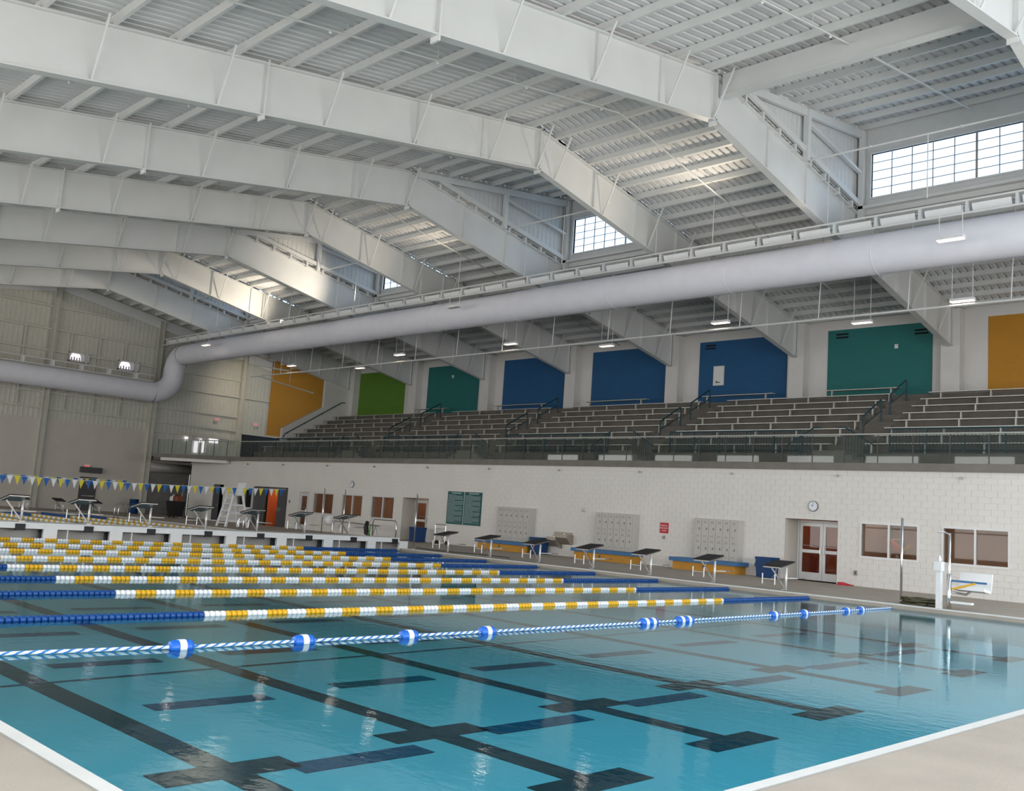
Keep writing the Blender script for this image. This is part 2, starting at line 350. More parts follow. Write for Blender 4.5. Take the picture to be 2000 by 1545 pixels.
obj('block_wall', B(XEND-.1, XEND+.12, YCAM, 29.62, ZD, 6.2), 'endblock', we)
obj('lower_wall', B(XEND-.1, XEND+.02, 33.3, 36.2, ZD, ZF), 'endblock', we)
obj('lower_wall_head', B(XEND-.1, XEND+.02, 29.5, 33.3, 3.75, ZF+.3), 'endblock', we)
obj('orange_panel', B(XEND+.06, XEND+.13, 39.5, 45.25, 4.4, 13.0), 'orange', we, label='orange painted end of the seating level')
for y in (22.0, YSPL, 36.9):
    obj('column', MB().prism([(XEND+.05, y-.2), (XEND+.4, y-.2), (XEND+.4, y-.17), (XEND+.24, y-.17), (XEND+.24, y+.17), (XEND+.4, y+.17), (XEND+.4, y+.2), (XEND+.05, y+.2)], 2, ZD if y < 30 else 4.4, roofz(y)-.5), 'endsiding', we)
for z, ya, yb in ((14.0, 15, 27), (12.4, 4, 41), (10.9, 4, 36.7), (8.0, 4, 36.7), (6.9, 4, 36.7), (6.2, YSPL, 36.7), (9.6, YSPL, 39.4)):
    obj('girt', B(XEND+.04, XEND+.22, ya, yb, z-.02, z+.1), 'endsiding', we)
for y in (18.3, 20.2, 23.3, 25.3, 27.2):
    obj('stud', B(XEND+.04, XEND+.16, y-.06, y+.06, 6.9, 12.4), 'endsiding', we)
rf = MB()
for a, b in ((4, RY), (RY, 39.4)):
    za, zb_ = roofz(a)-.28, roofz(b)-.28
    rf.prism([(a, za-.75), (b, zb_-.75), (b, zb_), (a, za)], 0, XEND+.08, XEND+.16)
obj('end_rafter', rf, 'steel', we, kind='stuff')
# back wall of the seating level with painted panels
wb = thing('wall_back', kind='structure', loc=(-20, YBACK, 4.4))
obj('upper_wall', B(-49.3, XNEAR, YBACK, YBACK+.3, 4.4, 12.9), 'upper', wb)
obj('stair_bay_wall', B(XEND, -49.3, 45.3, 45.6, 4.4, 12.4), 'upper', wb)
PAN = [(-9.73, -4.56, 'teal'), (-17.34, -11.97, 'blue'), (-25.1, -19.6, 'blue'), (-32.8, -27.3, 'blue'), (-40.6, -35.2, 'teal'), (-49.0, -43.2, 'green'), (-2.1, 2.95, 'orange')]
for a, b, c in PAN: obj('painted_panel', B(a, b, YBACK-.03, YBACK, 7.6, 12.0), c, wb, label=c+' painted panel on the upper wall')
for x in XF[1:]:
    obj('pilaster', B(x-.42, x+.42, YBACK-.6, YBACK, 4.4, 12.4), 'upper', wb)
wn = MB(); wn.box(XNEAR, XNEAR+.2, YCAM, 46, ZD, .6).box(XNEAR, XNEAR+.2, YCAM, 46, 10, 12)
obj('wall_near_end', B(XNEAR, XNEAR+.2, YCAM, 46, ZD, 14), 'upper', kind='structure')
obj('wall_camera_side', B(XEND, XNEAR, YCAM-.2, YCAM, ZD, 11.1), 'upper', kind='structure')
for i, (x, z, w_, h) in enumerate(WIN_LONG):
    w = thing('window_%d' % (20+i), kind='structure', loc=(x, YCAM, z-h/2))
    for q in ((x-w_/2-.1, x-w_/2, z-h/2, z+h/2), (x+w_/2, x+w_/2+.1, z-h/2, z+h/2), (x-w_/2-.1, x+w_/2+.1, z+h/2, z+h/2+.1), (x-w_/2-.1, x+w_/2+.1, z-h/2-.1, z-h/2)): obj('window_frame', B(q[0], q[1], YCAM, YCAM+.3, q[2], q[3]), 'frame', w)
    for k in (1, 2, 3): obj('muntin', B(x-w_/2, x+w_/2, YCAM+.27, YCAM+.31, z-h/2+h*k/4-.04, z-h/2+h*k/4+.04), 'frame', w)
for i, (y, z, w_, h) in enumerate(END_FILL):
    w = thing('window_%d' % (40+i), kind='structure', loc=(XNEAR, y, z-h/2))  # frames around the added near-end lights, no gap in the wall
    for q in ((y-w_/2-.1, y-w_/2, z-h/2, z+h/2), (y+w_/2, y+w_/2+.1, z-h/2, z+h/2), (y-w_/2-.1, y+w_/2+.1, z+h/2, z+h/2+.1), (y-w_/2-.1, y+w_/2+.1, z-h/2-.1, z-h/2)): obj('window_frame', B(XNEAR-.3, XNEAR, q[0], q[1], q[2], q[3]), 'frame', w)
    for k in (1, 2, 3): obj('mullion', B(XNEAR-.3, XNEAR-.26, y-w_/2+w_*k/4-.04, y-w_/2+w_*k/4+.04, z-h/2, z+h/2), 'frame', w)
# sloping white stair wall at the far end of the seating
sw = obj('wall_stair', MB().prism([(36.3, 4.4), (42.6, 4.4), (42.6, 12.2), (39.7, 12.6), (39.7, 9.02), (36.3, 7.02)], 0, -49.55, -49.3), 'upper', kind='structure')
# ------------------------------------------------------------------ structure: roof
roof = thing('ceiling', kind='structure', loc=(-18, RY, 10))
def deck_sheet(x0, x1, ya, yb, zf, pitch=.305, d=.06):
    prof = []; x = x0
    while x < x1-1e-4:
        for t, o in ((0, 0), (.62, 0), (.72, d), (.9, d)):
            xx = x+t*pitch
            if xx < x1: prof.append((xx, o))
        x += pitch
    prof.append((x1, 0)); n = len(prof)
    return MB().add([(xx, ya, zf(ya)+o) for xx, o in prof]+[(xx, yb, zf(yb)+o) for xx, o in prof], [(i, n+i, n+i+1, i+1) for i in range(n-1)])
pur = {}
def purlin(x0, x1, y, z, slope):
    key = round(slope, 3), round(x1-x0, 2)
    L = x1-x0
    if key not in pur:
        a = math.atan(slope); ca, sa = math.cos(a), math.sin(a)
        pr = [(-.055, 0), (.055, 0), (.055, .02), (-.035, .02), (-.035, .2), (.055, .2), (.055, .22), (-.055, .22)]
        pr = [(y_*ca-z_*sa, y_*sa+z_*ca) for y_, z_ in pr]
        o = obj('purlin', MB().prism(pr, 0, -L/2, L/2), 'steel', org=(0, 0, 0)); pur[key] = o; place_first(o, roof, ((x0+x1)/2, y, z)); return
    inst(pur[key], roof, ((x0+x1)/2, y, z), 'purlin')
bays = list(zip(XF[1:]+[XEND], XF))     # (far x, near x)
for i, (x0, x1) in enumerate(bays):
    raised = (x0, x1) in DORM
    obj('roof_panel', deck_sheet(x0, x1, YCAM, RY, roofz), 'deckroof', roof)
    ys = YD if raised else RY
    if raised: obj('roof_panel', deck_sheet(x0, x1, RY, YD+.2, dormz), 'deckroof', roof)
    obj('roof_panel', deck_sheet(x0, x1, ys, 45.6, roofz), 'deckroof', roof)
    if i == 0: continue
    y = RY-.5
    while y > 4.5: purlin(x0, x1, y, roofz(y)-.225, .165); y -= 1.7
    y = RY+.75
    if raised:
        while y < YD: purlin(x0, x1, y, dormz(y)-.225, .150); y += 1.32
        y = YD+.6
    while y < 42.4: purlin(x0, x1, y, roofz(y)-.225, -.182); y += 1.0
# dormers: cheek walls, window wall with a gridded window each
pane0 = {}
for di, (x0, x1) in enumerate(DORM):
    w = thing('window_%d' % (di+1), kind='structure', loc=((x0+x1)/2, YD, 14.2))
    z0, z1 = 14.78, 16.52; a, b = x0+.55, x1-.55
    zt = dormz(YD); zb_ = roofz(YD)-.3
    s = MB()
    for q in ((x0, x1, zb_, z0), (x0, x1, z1, zt), (x0, a, z0, z1), (b, x1, z0, z1)): s.box(q[0], q[1], YD, YD+.12, q[2], q[3])
    obj('window_wall', s, 'siding', w, kind='stuff')
    s = MB().box(a, b, YD-.05, YD+.1, z0-.07, z0).box(a, b, YD-.05, YD+.1, z1, z1+.07).box(a-.07, a, YD-.05, YD+.1, z0-.07, z1+.07).box(b, b+.07, YD-.05, YD+.1, z0-.07, z1+.07)
    obj('window_frame', s, 'steel', w, kind='stuff')
    obj('sill_channel', B(x0+.1, x1-.1, YD-.25, YD, zb_+.2, zb_+.32), 'steel', w)
    nc, nr = 10, 5; cw, ch = (b-a)/nc, (z1-z0)/nr
    for k in range(1, nc): t = .035 if k == 5 else .013; obj('mullion', B(a+k*cw-t, a+k*cw+t, YD+.02, YD+.07, z0, z1), 'roll', w)
    for k in range(1, nr): obj('muntin', B(a, b, YD+.03, YD+.06, z0+k*ch-.012, z0+k*ch+.012), 'roll', w)
    for c in range(nc):
        for r in range(nr):
            loc = (a+(c+.5)*cw, YD+.06, z0+(r+.5)*ch)
            if not pane0:
                pane0[0] = obj('pane', B(-cw/2+.01, cw/2-.01, -.004, .004, -ch/2+.01, ch/2-.01), 'pane', org=(0, 0, 0)); place_first(pane0[0], w, loc)
            else: inst(pane0[0], w, loc, 'pane')
    for x, s_ in ((x0, 1), (x1, -1)):
        ck = MB(); xx = x+s_*.012
        ribbed(ck, xx+.0, RY+.02, YD, lambda y: roofz(y)-.03, lambda y: dormz(y)+.06, .3, .025, -s_)
        obj('cheek_siding', ck, 'siding', w)
        e = s_*.13
        obj('cheek_rafter', MB().prism([(RY+.3, dormz(RY+.3)-.5), (YD, dormz(YD)-.55), (YD, dormz(YD)-.24), (RY+.3, dormz(RY+.3)-.24)], 0, x+e, x+e+s_*.14), 'steel', w)
        obj('cheek_rail', MB().prism([(RY+1.2, roofz(RY+1.2)-.02), (YD, roofz(YD)-.02), (YD, roofz(YD)+.2), (RY+1.2, roofz(RY+1.2)+.2)], 0, x+e, x+e+s_*.1), 'steel', w)
        obj('cheek_post', B(x+e, x+e+s_*.2, 28.0-.1, 28.0+.1, roofz(28)-.3, dormz(28)-.3), 'steel', w)
        obj('corner_post', B(x+e, x+e+s_*.2, YD-.25, YD-.05, roofz(YD)-.5, dormz(YD)-.3), 'steel', w)
        obj('cheek_brace', MB().bar((x+e+s_*.08, 28.1, dormz(28)-.75), (x+e+s_*.08, YD-.2, roofz(YD)+1.35), .14, .1), 'steel', w)
        for k in range(8):
            y = RY+1.6+k*1.1; obj('clip', B(x+s_*.02, x+s_*.2, y-.05, y+.05, roofz(y)-.32, roofz(y)-.05), 'steel', w)
    if di: continue
    obj('ridge_beam', B(x0+.2, x1-.2, RY+.15, RY+.3, RZ-.95, RZ-.2), 'steel', w)
    obj('ridge_beam_flange', B(x0+.2, x1-.2, RY+.05, RY+.4, RZ-.98, RZ-.95), 'steel', w)
# ------------------------------------------------------------------ balcony slab, tiers
YE = 42.4
slab = thing('balcony_slab', 'grey concrete balcony edge running along the white block wall', 'balcony', (-20, 31, ZF))
edge = [(XNEAR, 30.18), (-43.5, 30.18), (-47.0, 29.2), (-51.2, 27.6), (-51.2, 30.1), (XEND+.1, 30.1)]
obj('fascia', MB().add([(x, y, z) for z in (ZF, 4.36) for x, y in edge], [(i, i+1, i+7, i+6) for i in range(5)]), 'concrete', slab)
obj('slab', MB().prism([(x, y+.03) for x, y in edge]+[(XEND+.1, 45.3), (XNEAR, 45.3)], 2, ZF+.005, 4.35), 'concrete', slab)
obj('soffit_beam', MB().bar((-50.6, 27.95, ZF-.1), (-45.5, 30.1, ZF-.1), .3, .2), 'upper', slab)
ZT0, DR, YT0, DT = 5.06, .41, 34.1, .84
stand = thing('floor_tiers', kind='structure', loc=(-20, YT0, 4.36))
for j in range(9):
    y0 = YT0+DT*j
    obj('tier', B(-49.2, XNEAR, y0, (YT0+DT*(j+1)) if j < 8 else YBACK-.02, 4.36 if j == 0 else ZT0+DR*(j-1), ZT0+DR*j), 'tier', stand)
AIS = [(-36.9, -35.5), (-26.3, -24.9), (-15.66, -14.3), (-5.4, -4.05), (5.2, 6.6)]
SECT = [(-49.0, -36.95), (-35.45, -26.35), (-24.85, -15.7), (-14.25, -5.45), (-4.0, 5.15)]
SNAME = ['beside the sloping stair wall', 'below the teal panel farther away', 'below the middle blue panels', 'below the white wall board', 'at the right end']
for a, b in AIS:
    for j in range(8):
        obj('aisle_step', B(a, b, YT0+DT*j+.42, YT0+DT*(j+1)+.001, ZT0+DR*j, ZT0+DR*j+.205), 'tier', stand)
BR = {}
def bench(x0, x1, j, label, group):
    y = YT0+DT*j+.60; zf = ZT0+DR*j; L = x1-x0
    t = thing('bleacher_bench', label, 'bench', ((x0+x1)/2, y, zf), group)
    obj('seat_plank', B(x0, x1, y-.14, y+.14, zf+.405, zf+.44), 'alu', t)
    n = max(2, int(round(L/1.9)))
    off = .25+.25*(j % 2)
    for k in range(n):
        x = x0+off+(L-2*.35)*k/(n-1) if n > 1 else (x0+x1)/2
        x = min(x, x1-.1)
        if 'b' not in BR:
            s = MB().prism([(-.10, 0), (.10, 0), (.06, .08), (.045, .405), (-.045, .405), (-.06, .08)], 0, -.03, .03)
            s.v = [(v[0], v[1], v[2]) for v in s.v]
            BR['b'] = obj('bracket', s, 'bracket', org=(0, 0, 0)); place_first(BR['b'], t, (x, y-.02, zf))
        else: inst(BR['b'], t, (x, y-.02, zf), 'bracket')
for si, (a, b) in enumerate(SECT):
    for j in range(8):
        aa = a+.02*j
        if si == 0: aa = -49.0+max(0, 0)
        bench(aa, b, j, '%s-row aluminium bench in the seating block %s' % (ORD[j], SNAME[si]), 'bleacher benches')
for a, b, c in (( -9.1, -5.5, 'the nearest teal panel'), (-16.2, -12.0, 'the blue panel with the white board'), (-24.4, -19.9, 'the plain blue panel beside it'), (-32.2, -27.6, 'the third blue panel from the right'), (-40.2, -36.95, 'the farther teal panel')):
    bench(a, b, 8, 'short topmost bleacher bench against %s' % c, 'bleacher benches')
# ------------------------------------------------------------------ steel frames
FN = ['just outside the picture at the top right', 'crossing the top right corner', 'nearest, arching over the right half', 'second nearest, spanning the upper middle', 'third nearest roof frame', 'fourth nearest roof frame', 'fifth nearest roof frame', 'sixth nearest, brightly lit roof frame', 'farthest free roof frame before the end wall']
FN[6] = 'fifth nearest, with the warm bright patch'
def rail_z(y, top):
    if y <= RY: return (16.0 if top else 14.5)+(.165 if top else .168)*(y-RY)
    if top: return 16.0-.182*(y-RY)
    return 14.5-.198*(y-RY)
YR = 41.75
for fi, x in enumerate(XF):
    if fi == 0: continue
    f = thing('roof_frame', 'white tapered steel roof frame, %s' % FN[fi], 'beam', (x, RY, 10.6), 'roof frames')
    yl = -8.8
    obj('web', MB().prism([(yl, rail_z(yl, 0)), (RY, 14.5), (YR, rail_z(YR, 0)), (YR, rail_z(YR, 1)), (RY, 16.0), (yl, rail_z(yl, 1))], 0, x-.012, x+.012), 'steel', f)
    for top in (0, 1):
        for ya, yb in ((yl, RY), (RY, YR)):
            za, zb_ = rail_z(ya, top), rail_z(yb, top); h = .022
            obj('flange', MB().prism([(ya, za-h), (yb, zb_-h), (yb, zb_+h), (ya, za+h)], 0, x-.14, x+.14), 'steel', f)
    for y, wd in ((RY, .14), (11.0, .15), (36.2, .14), (YR-.02, .14)):
        obj('splice_plate', B(x-wd, x+wd, y-.03, y+.03, rail_z(y, 0)-(.16 if y in (11.0, RY) else .02), rail_z(y, 1)+.1), 'steel', f)
    for y in (16.6, 19.5, 31.2, 33.8, 39.0) if fi == 6 else (16.6, 19.5, 25.6, 28.3, 31.2, 33.8, 39.0):
        obj('stiffener', B(x-.1, x+.1, y-.008, y+.008, rail_z(y, 0), rail_z(y, 1)), 'steel', f)
    for y in (6.2, 9.6, 13.1, 16.5, 19.9, 22.3, 23.3, 26.2, 29.2, 31.6, 34.6, 37.6, 40.4):
        raised = any(abs(x-d[0]) < .1 for d in DORM)
        if raised and RY < y < YD: continue
        obj('flange_brace', MB().bar((x+.08, y, rail_z(y, 0)+.04), (x+.78, y, rail_z(y, 1)+.03), .05, .05), 'steel', f)
    obj('base_column', B(x-.14, x+.14, YR-.02, YR+.3, rail_z(YR, 0)-.02, rail_z(YR, 1)), 'steel', f)
# ------------------------------------------------------------------ duct
YDU, ZDU, RD = 30.0, 11.72, .72
du = thing('fabric_air_duct', 'big round white air duct running the length of the hall', 'duct', (-20, YDU, ZDU-RD))
main = [(XNEAR, YDU, ZDU), (-53.2, YDU, ZDU)]
def arc(c, a0, a1, r, pl, n=8):
    out = []
    for k in range(n+1):
        a = a0+(a1-a0)*k/n; q = [math.cos(a)*r, math.sin(a)*r]
        out.append((c[0]+q[0], c[1], c[2]+q[1]) if pl == 'xz' else (c[0], c[1]+q[0], c[2]+q[1]))
    return out
obj('straight_run', MB().tube([(XNEAR-.2-k*3.8, YDU, ZDU) for k in range(20)]+[(-53.2, YDU, ZDU)], RD, 40, cap=False), 'duct', du, True)
el = arc((-53.2, YDU, ZDU-1.35), math.pi/2, math.pi, 1.35, 'xz', 12)+arc((-54.55, YDU-1.45, 10.3), 0, -math.pi/2, 1.45, 'yz', 12)
obj('elbow', MB().tube(el, RD*1.03, 40, cap=False), 'duct', du, True)
obj('cross_run', MB().tube([(-54.55, YDU-1.45, 8.85), (-54.55, 5, 8.85)], RD, 40, cap=False), 'duct', du, True)
for k in range(11):
    x = 4.4-k*5.9
    s = MB(); n = 40
    obj('seam', MB().tube([(x, YDU+RD*math.cos(t*2*math.pi/n), ZDU+RD*math.sin(t*2*math.pi/n)) for t in range(n)], .012, 6, close=True), 'duct', du, True)
# uplight trough above the duct: rails, brackets and curved white shells
YT, ZTK = 29.15, 12.42
tr = thing('light_trough', 'long ladder-like white uplight trough running along the top of the big duct', 'light trough', (-20, YT, ZTK))
for z in (ZTK, ZTK+.42): obj('rail', MB().tube([(9, YT, z), (-55.0, YT, z)], .035, 8), 'steel', tr)
obj('rail', MB().tube([(9, YT+.55, ZTK+.42), (-55.0, YT+.55, ZTK+.42)], .03, 8), 'steel', tr)
sh0 = br0 = None; k = 0; x = 8.6
shell = MB(); n = 8
prof = [(.06+.5*(i/n), .30*(1-math.sin(math.pi/2*i/n))) for i in range(n+1)]
prof = [(.05+.45*(1-math.cos(math.pi/2*i/n)), .36-.34*math.sin(math.pi/2*i/n)) for i in range(n+1)][::-1]
prof = [(.04+.22*(1+math.cos(math.pi*(1-i/n))), .30-.26*math.sin(math.pi*i/n)) for i in range(n+1)]
shell.add([(xx, y, z) for xx in (-.6, .6) for y, z in prof], [(i, i+1, n+2+i, n+1+i) for i in range(n)])
while x > -54.5:
    if sh0 is None:
        sh0 = obj('shell', shell, 'white', org=(0, 0, 0), smooth=True); place_first(sh0, tr, (x, YT, ZTK))
        br0 = obj('bracket', MB().prism([(0, .02), (.05, 0), (.5, .12), (.52, .42), (.02, .42)], 0, -.04, .04), 'steel', org=(0, 0, 0)); place_first(br0, tr, (x-.76, YT, ZTK))
    else:
        inst(sh0, tr, (x, YT, ZTK), 'shell'); inst(br0, tr, (x-.76, YT, ZTK), 'bracket')
    x -= 1.52
for i, x in enumerate([XF[1]+.3]+[v+.4 for v in XF[2:]]+[-8.0, -23.0, -38.5]):
    obj('hanger', MB().tube([(x, YT+.2, ZTK+.42), (x, YT+.2, roofz(YT)-.2)], .018, 6), 'steel', tr)
lw = thing('cross_trough', 'short white light trough above the duct on the far end wall', 'light trough', (-54.55, 20, 9.5))
for z in (9.55, 9.95): obj('rail', MB().tube([(-53.75, 5, z), (-53.75, 28.2, z)], .03, 8), 'steel', lw)
for k in range(12): obj('bracket', B(-54.3, -53.75, 6+k*1.9, 6.1+k*1.9, 9.55, 9.97), 'steel', lw)
# ------------------------------------------------------------------ pipes along the roof
for i, (x0, x1) in enumerate(bays[1:]):
    x = (x0+x1)/2; dz = -.52; raised = (x0, x1) in DORM
    t = thing('sprinkler_pipe', 'thin white sprinkler pipe under the roof, %s bay from the right' % ORD[i], 'pipe', (x, RY, 12), 'sprinkler pipes')
    pts = [(x, 4.6, roofz(4.6)+dz), (x, RY, RZ+dz)]+([(x, YD-.5, dormz(YD-.5)+dz)] if raised else [(x, 42, roofz(42)+dz)])
    obj('pipe', MB().tube(pts, .03, 6), 'steel', t)
    for k in range(6):
        y = 8+k*3.1; obj('pipe_hanger', MB().tube([(x, y, roofz(y)+dz), (x, y, roofz(y)-.2)], .01, 5), 'steel', t)
    for k in range(5):
        y = 7+k*3.6; obj('sprinkler_head', MB().lathe([(.02, 0), (.05, -.03), (.05, -.05), (.02, -.09)][::-1], (x, y, roofz(y)+dz-.02), 2, 8), 'steel', t)
    if raised:
        t = thing('branch_pipe', 'thin pipe crossing in front of the raised roof window, %s from the right' % ORD[DORM.index((x0, x1))], 'pipe', (x, 28.6, 14.9), 'branch pipes')
        obj('pipe', MB().tube([(x0+.3, 28.2, 14.98), (x1-.3, 28.2, 14.98)], .035, 8), 'steel', t)
        obj('drop_rod', MB().tube([(x, 28.2, 14.98), (x, 28.2, 12.8)], .018, 6), 'steel', t)
        for k in (.28, .62): obj('pipe_clamp', MB().lathe([(.06, -.03), (.06, .03)], (x0+(x1-x0)*k, 28.2, 14.98), 2, 8), 'steel', t)
YP, ZP = 33.0, 10.32
lp = thing('long_hanging_pipe', 'thin white pipe hung level in front of the coloured wall panels', 'pipe', (-20, YP, ZP))
obj('pipe', MB().tube([(8, YP, ZP), (-48.8, YP, ZP)], .04, 8), 'steel', lp)
for k in range(16):
    x = 5.5-3.6*k; obj('hanger', MB().tube([(x, YP, ZP), (x+.15, YP, roofz(YP)-.2)], .022, 6), 'steel', lp)
sp = thing('short_branch_pipe', 'short thin pipe reaching back before the orange wall', 'pipe', (-47.5, 35, ZP))
obj('pipe', MB().tube([(-47.8, YP+.05, ZP), (-47.8, 37.6, ZP-.55)], .04, 8), 'steel', sp)
obj('end_cap', MB().lathe([(.07, -.05), (.07, .05)], (-47.8, 37.6, ZP-.55), 1, 8), 'steel', sp)
for y in (34.2, 35.6): obj('hanger', MB().tube([(-47.8, y, ZP-.1), (-47.8, y, roofz(y)-.2)], .02, 6), 'steel', sp)
# ------------------------------------------------------------------ pendant lamps
LAMPS = [(.26, 33, 10.46, 1, 'at the right edge below the duct'), (-9.85, 33, 10.6, 1, 'above the blue panel with the white board'), (-22.67, 33, 10.67, 1, 'in front of the third blue panel'), (-31.97, 33, 10.74, 1, 'above the farther teal panel'), (-43.6, 33, 10.8, 1, 'between the orange wall and the green panel'),
         (-4.7, 35.6, 10.62, 1, 'along the top of the nearest teal panel'), (-18.3, 35.6, 10.68, 1, 'along the top of the middle blue panel'), (-39.4, 35.6, 10.8, 1, 'at the top corner of the green panel'),
         (1.6, 28.3, 11.33, 1, 'in front of the duct at the right edge'), (-46.8, 28.3, 11.65, 1, 'in front of the duct near its elbow'), (-22.0, 28.3, 11.62, 0, 'unlit, before the middle of the duct')]
for x, y, z, lit, where in LAMPS:
    t = thing('pendant_lamp', '%s box pendant lamp on rods, %s' % ('glowing' if lit else 'white', where), 'lamp', (x, y, z), 'pendant lamps')
    obj('housing', MB().prism([(y-.13, z), (y+.13, z), (y+.10, z+.10), (y-.10, z+.10)], 0, x-.42, x+.42), 'white', t)
    obj('lens', B(x-.40, x+.40, y-.12, y+.12, z-.025, z), 'lamp' if lit else 'lampoff', t)
    for d in (-.36, .36): obj('rod', MB().tube([(x+d, y, z+.1), (x+d, y, roofz(y) if y > 30 else 12.4)], .012, 5), 'steel', t)
    if lit: area('pendant_light', (x, y, z-.05), .75, .22, 14, (1, .80, .62), (0, 0, -1))
for (x, y, z, d, pw, an) in ((-29.6, 28.9, 12.95, (-4.4, -2.2, 1.35), 2300, 62), (-38.6, 29.2, 12.95, (-3.0, -2.2, 1.7), 1500, 110), (-3.0, 29.2, 12.5, (-.5, -2.6, 1.1), 260, 60), (-7.3, 28.6, 12.6, (-.2, -1.6, 1), 1100, 140), (-22.6, 28.6, 12.6, (-.2, -1.6, 1), 900, 140), (-6.5, 36.5, 11.6, (.2, -.3, 1), 300, 100), (-22.0, 36.0, 11.6, (.2, -.3, 1), 260, 100), (-52.0, 35, 11.0, (-.7, .35, -.25), 700, 110)):
    l = bpy.data.lights.new('warm_spot', 'SPOT'); l.energy = pw; l.color = (1, .86, .68); l.spot_size = math.radians(an); l.spot_blend = 1; l.shadow_soft_size = .25  # uplights along and beyond the trough; the last aims down at the end wall
    o = bpy.data.objects.new('warm_spot', l); COL.objects.link(o); o.location = (x, y, z); o.rotation_euler = Vector(d).to_track_quat('-Z', 'Y').to_euler()
# ------------------------------------------------------------------ doors and windows in the block wall
def win(n, x0, x1, z0, z1):
    w = thing('window_%d' % n, kind='structure', loc=((x0+x1)/2, YW, z0)); t = .05
    for q in ((x0-.03, x1+.03, z0-.03, z0+t), (x0-.03, x1+.03, z1-t, z1+.03)): obj('window_frame', B(q[0], q[1], YW-.02, YW+.12, q[2], q[3]), 'frame', w)
    xm = (x0+x1)/2
    for a in (x0+.01, xm, x1-.01): obj('window_frame', B(a-.03, a+.03, YW-.02, YW+.12, z0+t, z1-t), 'frame', w)
    for a, b in ((x0+.04, xm-.03), (xm+.03, x1-.04)): obj('pane', B(a, b, YW+.04, YW+.05, z0+t, z1-t), 'darkpane', w)
for i, q in enumerate(WINS): win(i+5, *q)
def leaf(parent, x0, x1, y, z0, z1, m_, lites, hside, opaque=False):
    d = obj('door_leaf', MB(), m_, parent) if False else None
    if opaque:
        d = obj('door_leaf', B(x0, x1, y, y+.05, z0, z1), m_, parent)
    else:
        t = .11; zs_ = [z0, z0+.28, z0+.28+(z1-z0-.4)*.42, z0+.28+(z1-z0-.4)*.42+.12, z1-.12, z1]
        s = MB().box(x0, x0+t, y, y+.05, z0, z1).box(x1-t, x1, y, y+.05, z0, z1)
        for a, b in ((zs_[0], zs_[1]), (zs_[2], zs_[3]), (zs_[4], zs_[5])): s.box(x0+t-.001, x1-t+.001, y+.001, y+.049, a, b)
        d = obj('door_leaf', s, m_, parent)
        for a, b in ((zs_[1], zs_[2]), (zs_[3], zs_[4])): obj('pane', B(x0+t, x1-t, y+.02, y+.03, a, b), 'darkpane', d)
        obj('push_bar', MB().tube([(x0+t, y-.03, zs_[3]+.15), (x1-t, y-.03, zs_[3]+.15)], .012, 6), 'chrome', d)
    hx = x1-.06 if hside > 0 else x0+.06
    obj('handle', MB().tube([(hx, y, z0+.95), (hx, y-.07, z0+.95), (hx, y-.07, z0+1.2), (hx, y, z0+1.2)], .012, 6), 'chrome', d)
    return d
def doorset(n, x0, x1, z1, yr, m_='frame', two=True, opaque=False, jamb=0):
    D = thing('door_%d' % n, kind='structure', loc=((x0+x1)/2, YW, ZD))
    obj('door_frame', B(x0, x0+.07, yr-.02, yr+.1, ZD, z1), m_, D); obj('door_frame', B(x1-.07, x1, yr-.02, yr+.1, ZD, z1), m_, D); obj('door_head', B(x0+.07, x1-.07, yr-.02, yr+.1, z1-.08, z1), m_, D)
    if two:
        xm = (x0+x1)/2; leaf(D, x0+.08, xm-.005, yr, ZD+.01, z1-.09, m_, 2, 1, opaque); leaf(D, xm+.005, x1-.08, yr, ZD+.01, z1-.09, m_, 2, -1, opaque)
    else: leaf(D, x0+.08, x1-.08, yr, ZD+.01, z1-.09, m_, 2, 1, opaque)
    return D
# deep reveal of the main door
for nm, (a, b) in (('main', (-4.942, -2.918)), ('side', (-27.192, -25.108))):
    z1 = 2.31; dp = 1.0 if nm == 'main' else .9
    s = MB().add([(a, YW, ZD), (a, YW+dp, ZD), (a, YW+dp, z1), (a, YW, z1), (b, YW, ZD), (b, YW+dp, ZD), (b, YW+dp, z1), (b, YW, z1)], [(0, 1, 2, 3), (4, 7, 6, 5), (3, 2, 6, 7)])
    obj('wall_reveal_'+('right' if nm == 'main' else 'left'), s, 'endblock', kind='structure')
doorset(1, -4.93, -2.93, 2.29, YW+.92); doorset(2, -27.18, -25.12, 2.29, YW+.85); doorset(3, -36.98, -36.02, 2.29, YW+.03, two=False)
d4 = thing('door_4', kind='structure', loc=(-40.3, YW, ZD))
obj('door_leaf', B(-42.38, -41.0, YW+.1, YW+.16, ZD, 2.49), 'door', d4); 
o = obj('door_leaf', MB().prism([(-39.55, YW+.1), (-38.35, YW-.02), (-38.34, YW+.04), (-39.54, YW+.16)], 2, ZD, 2.49), 'door', d4); obj('handle', B(-39.4, -39.36, YW-.02, YW+.1, 1.05, 1.25), 'chrome', o)
obj('door_frame', B(-42.4, -38.3, YW+.2, YW+.24, 2.4, 2.51), 'door', d4)
d5 = thing('door_5', kind='structure', loc=(-46.8, YW, ZD)); o = obj('door_leaf', B(-47.5, -46.7, YW+.05, YW+.1, ZD, 2.5), 'door', d5); obj('handle', B(-46.85, -46.8, YW-.02, YW+.05, 1.05, 1.2), 'chrome', o)
